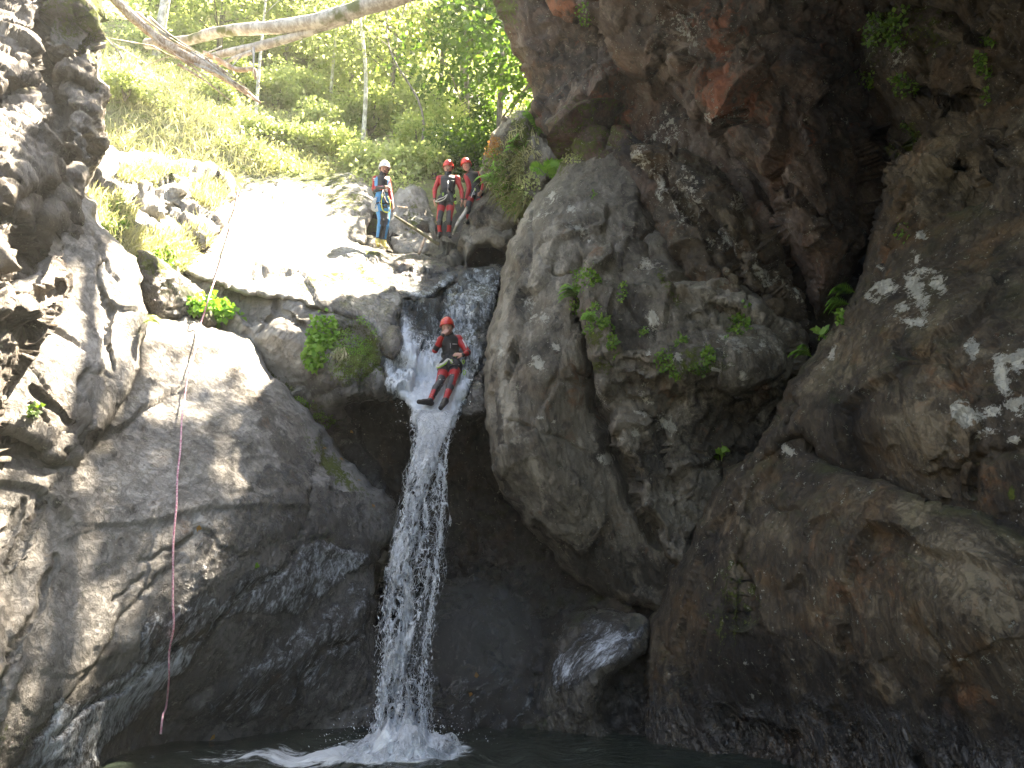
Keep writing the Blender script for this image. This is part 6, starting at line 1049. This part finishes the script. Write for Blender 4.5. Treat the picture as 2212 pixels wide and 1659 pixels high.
o = log('splintered_log', [P(225, -25, 11.6), P(290, 40, 11.9), P(350, 90, 12.2), P(420, 130, 12.4), P(470, 158, 12.55), P(530, 198, 12.7), P(562, 222, 12.75)], [.085, .085, .08, .085, .07, .045, .02], SPLIT, 'splintered brown trunk slanting down to the right across the other logs')
for k in range(16):
    g = np.random.default_rng(k + 40); a = g.random() * .5 + .12; b = a + .25 + .2 * g.random(); ctr = spline([P(225, -25, 11.6), P(350, 90, 12.2), P(470, 158, 12.55), P(562, 222, 12.75)], 40); seg_ = ctr[int(a * 39):int(min(b, .99) * 39)] + np.array([g.normal(0, .08), -.05, g.normal(0, .09)]) + np.linspace(0, 1, len(ctr[int(a * 39):int(min(b, .99) * 39)]))[:, None] * np.array([0, -.03, g.normal(0, .09)]); vv, ff = tube_arrays(seg_ - np.array(o.location), np.linspace(.03, .006, len(seg_)), 5); mesh_py('splinter', vv, ff, SPLIT if k % 2 else DEAD, o)
log('fallen_log', [P(440, 112, 12.9), P(470, 128, 12.85), P(510, 150, 12.8), P(548, 150, 12.75), P(552, 170, 12.75)], [.03, .05, .045, .02], SPLIT, 'short splintered brown limb wedged under the forked limb', n=20)
tw = [tube_arrays(spline([P(215, 70, 11.9), P(245, 100, 11.8), P(262, 120, 11.7), P(255 + q, 150, 11.7)], 12), np.linspace(.018, .006, 12), 5) for q in (-12, 3, 18)] + [tube_arrays(spline([P(330, 100, 12.6), P(380, 125, 12.6), P(430, 120, 12.5), P(480, 100, 12.5)], 14), np.linspace(.02, .014, 14), 6), tube_arrays(spline([P(320, 140, 12.8), P(370, 122, 12.7), P(440, 124, 12.6)], 14), np.linspace(.012, .01, 14), 6)]
vv, ff = attach(tw); tag(mesh_py('dead_branch', vv, ff, DEAD), 'dead grey twigs hanging at the edge of the left cliff under the logs', 'branch')
# rope
def rope(name, pts, r_, mat, label, n=260, group=None):
    p = spline(pts, n); c = p[0].copy(); v, f = tube_arrays(p - c, r_, 7); o = mesh_py(name, v, f, mat); o.location = c; return tag(o, label, 'rope', group)
s = NT('pink_rope'); pos = s.n('ShaderNodeNewGeometry').outputs['Position']; c = s.mix(s.mapr(s.noise(pos, 45, 2), .45, .55), (.58, .22, .32), (.74, .50, .56)); x = s.bsdf(c, .7); s.l(x.outputs[0], s.out.inputs[0]); M['rope'] = s.m
RP = []
for u, v, key, off in ((515, 415, 'dome', .06), (508, 460, 'dome', .05), (497, 505, 'lit', .05), (480, 560, 'lit', .05), (466, 600, 'lit', .06)): p, nn = on(key, u, v); RP.append(p + nn * off)
for u, v, off in ((452, 640, .0), (440, 680, -.0)): RP.append(P(u, v, 11.45))
for u, v in ((432, 715), (424, 765), (411, 812), (402, 860), (395, 915), (388, 980), (382, 1040), (378, 1100), (376, 1170), (374, 1240), (369, 1300), (369, 1350), (367, 1400), (364, 1440), (366, 1475), (360, 1520)):
    p, nn = on('slab', u, v); RP.append(p + nn * .07 + np.array([0, -.06, 0]))
RP += [P(352, 1545, 9.15), P(347, 1586, 9.1)]
rope('rope', RP, .011, M['rope'], 'pink rope hanging down the left slab to the water')
tag(tube('anchor_sling', list(spline([P(512, 405, 15.3), P(517, 413, 15.2), P(515, 425, 15.2)], 8)), .012, M['webbing']), 'dark sling anchoring the pink rope to the sunlit dome', 'sling')
log('mossy_pole', [P(852, 466, 14.6), P(880, 484, 14.75), P(905, 500, 14.85), P(935, 520, 14.95), P(948, 528, 15.0)], [.022, .026, .03, .035, .035], bark_mat('mossy_bark', (.10, .09, .05), (.26, .23, .13), 8, .3, .9), 'thin mossy pole leaning from the blue man\'s hand down to the dark boulder', n=26, seg=8)
log('branch', [P(858, 446, 14.6), P(870, 448, 14.5), P(880, 449, 14.4)], [.012, .02, .016], SPLIT, 'short broken branch sticking out beside the blue man', n=8, seg=6)
log('driftwood', [P(905, 548, 14.7), P(912, 530, 14.9), P(918, 512, 15.1)], [.03, .035, .02], SPLIT, 'short orange-brown driftwood piece leaning on the outcrop', n=10, seg=6)
log('driftwood', [P(978, 506, 14.85), P(990, 480, 14.9), P(1003, 462, 15.0), P(1008, 448, 15.1)], [.02, .04, .045, .02], DEAD, 'bleached root wedged against the tan boulder below the leaning man', n=16, seg=8)
# unseen trees added above the frame, crowns set up-sun to shade rock and men
def top_tree(root, tip, crowns, label, seed, n=3000, size=.16):
    g = np.random.default_rng(seed); root = np.array(root, float); tip = np.array(tip, float); e = empty('tree', root); tag(e, label, 'tree', 'unseen trees added for shade'); q = spline([np.zeros(3), (tip - root) * .45 + [0, 0, .7], tip - root], 14); V_, F_, o_, br = [], [], 0, [tube_arrays(q, np.linspace(.2, .06, 14), 8)]
    for c, r_ in crowns:
        c = np.array(c, float) - root; A, f = leaves(*cloud(g, c, np.array([r_, r_, r_ * .6]), n, size)); V_.append(A); F_.append(f + o_); o_ += len(A); k = int(np.argmin(np.linalg.norm(q - c, axis=1))); br.append(tube_arrays(spline([q[k], (q[k] + c) / 2 + [0, 0, .1], c], 6), np.linspace(.06, .02, 6), 5))
    mesh_np('crown', np.concatenate(V_), np.concatenate(F_), L1, False, e); vv, ff = attach(br); mesh_py('trunk', vv, ff, BARKD, e)
SV = np.array(SUN_TO)
def up_sun(u, v, Y, z): p = P(u, v, Y); return p + SV * ((z - p[2]) / SV[2])
k1, k2, k3, k4 = up_sun(150, 250, 10.4, 17.5), up_sun(90, 420, 8.9, 16.5), up_sun(180, 420, 9.6, 16.8), up_sun(40, 650, 7.9, 15.2)
top_tree((2.0, 11.2, 12.9), k1, [(k1, .8), (k2, .5), (k3, .75)], 'unseen leafy tree added to shade the left cliff, leaning from the right cliff top', 1, n=1500)
top_tree((1.8, 15.6, 13.8), (.9, 17.2, 16.6), [((1.15, 17.1, 15.6), .8), ((1.8, 17.5, 16.6), 1.0), ((1.0, 16.7, 14.6), .55)], 'unseen leafy tree added on the right cliff top to shade the men in red', 2)
k1, k2, k3, k4 = up_sun(380, 900, 9.9, 26), up_sun(250, 1100, 8.9, 25), up_sun(330, 1250, 9.0, 24), up_sun(130, 1250, 8.2, 25.5)
top_tree((3.2, 14.2, 14.0), (k1 + k3) / 2, [(k1, 1.2), (k2, 1.3), (k3, 1.5), (k4, 1.3)], 'unseen tall thin-leaved tree added above the right cliff to dapple the left slab', 3, n=420, size=.24)
# ------------------------------------------------------------------ thin sunlit air of the gorge
m = bpy.data.materials.new('hazy_air'); m.use_nodes = True; t = m.node_tree; t.nodes.clear(); o_ = t.nodes.new('ShaderNodeOutputMaterial'); v_ = t.nodes.new('ShaderNodeVolumePrincipled')
v_.inputs['Color'].default_value = (.95, .97, .90, 1); v_.inputs['Density'].default_value = .0011; v_.inputs['Anisotropy'].default_value = .22; t.links.new(v_.outputs[0], o_.inputs['Volume'])
bm = bmesh.new(); bmesh.ops.create_cube(bm, size=1); me = bpy.data.meshes.new('haze'); bm.to_mesh(me); bm.free(); me.materials.append(m)
hz = link(bpy.data.objects.new('haze', me)); hz.scale = (90, 100, 75); hz.location = (0, 30, 33); tag(hz, kind='stuff')
cy.volume_bounces = 0; cy.volume_step_rate = 4
m2 = m.copy(); m2.name = 'waterfall_mist'; m2.node_tree.nodes['Principled Volume'].inputs['Density'].default_value = .22
bm = bmesh.new(); bmesh.ops.create_icosphere(bm, subdivisions=4, radius=1); me = bpy.data.meshes.new('mist'); bm.to_mesh(me); bm.free(); me.materials.append(m2)
ms_ = link(bpy.data.objects.new('mist', me)); ms_.location = V(1010, 1370, 11.2); ms_.scale = (1.0, .5, .75); tag(ms_, 'faint grey mist drifting right of the foot of the waterfall', 'mist', None, 'stuff')
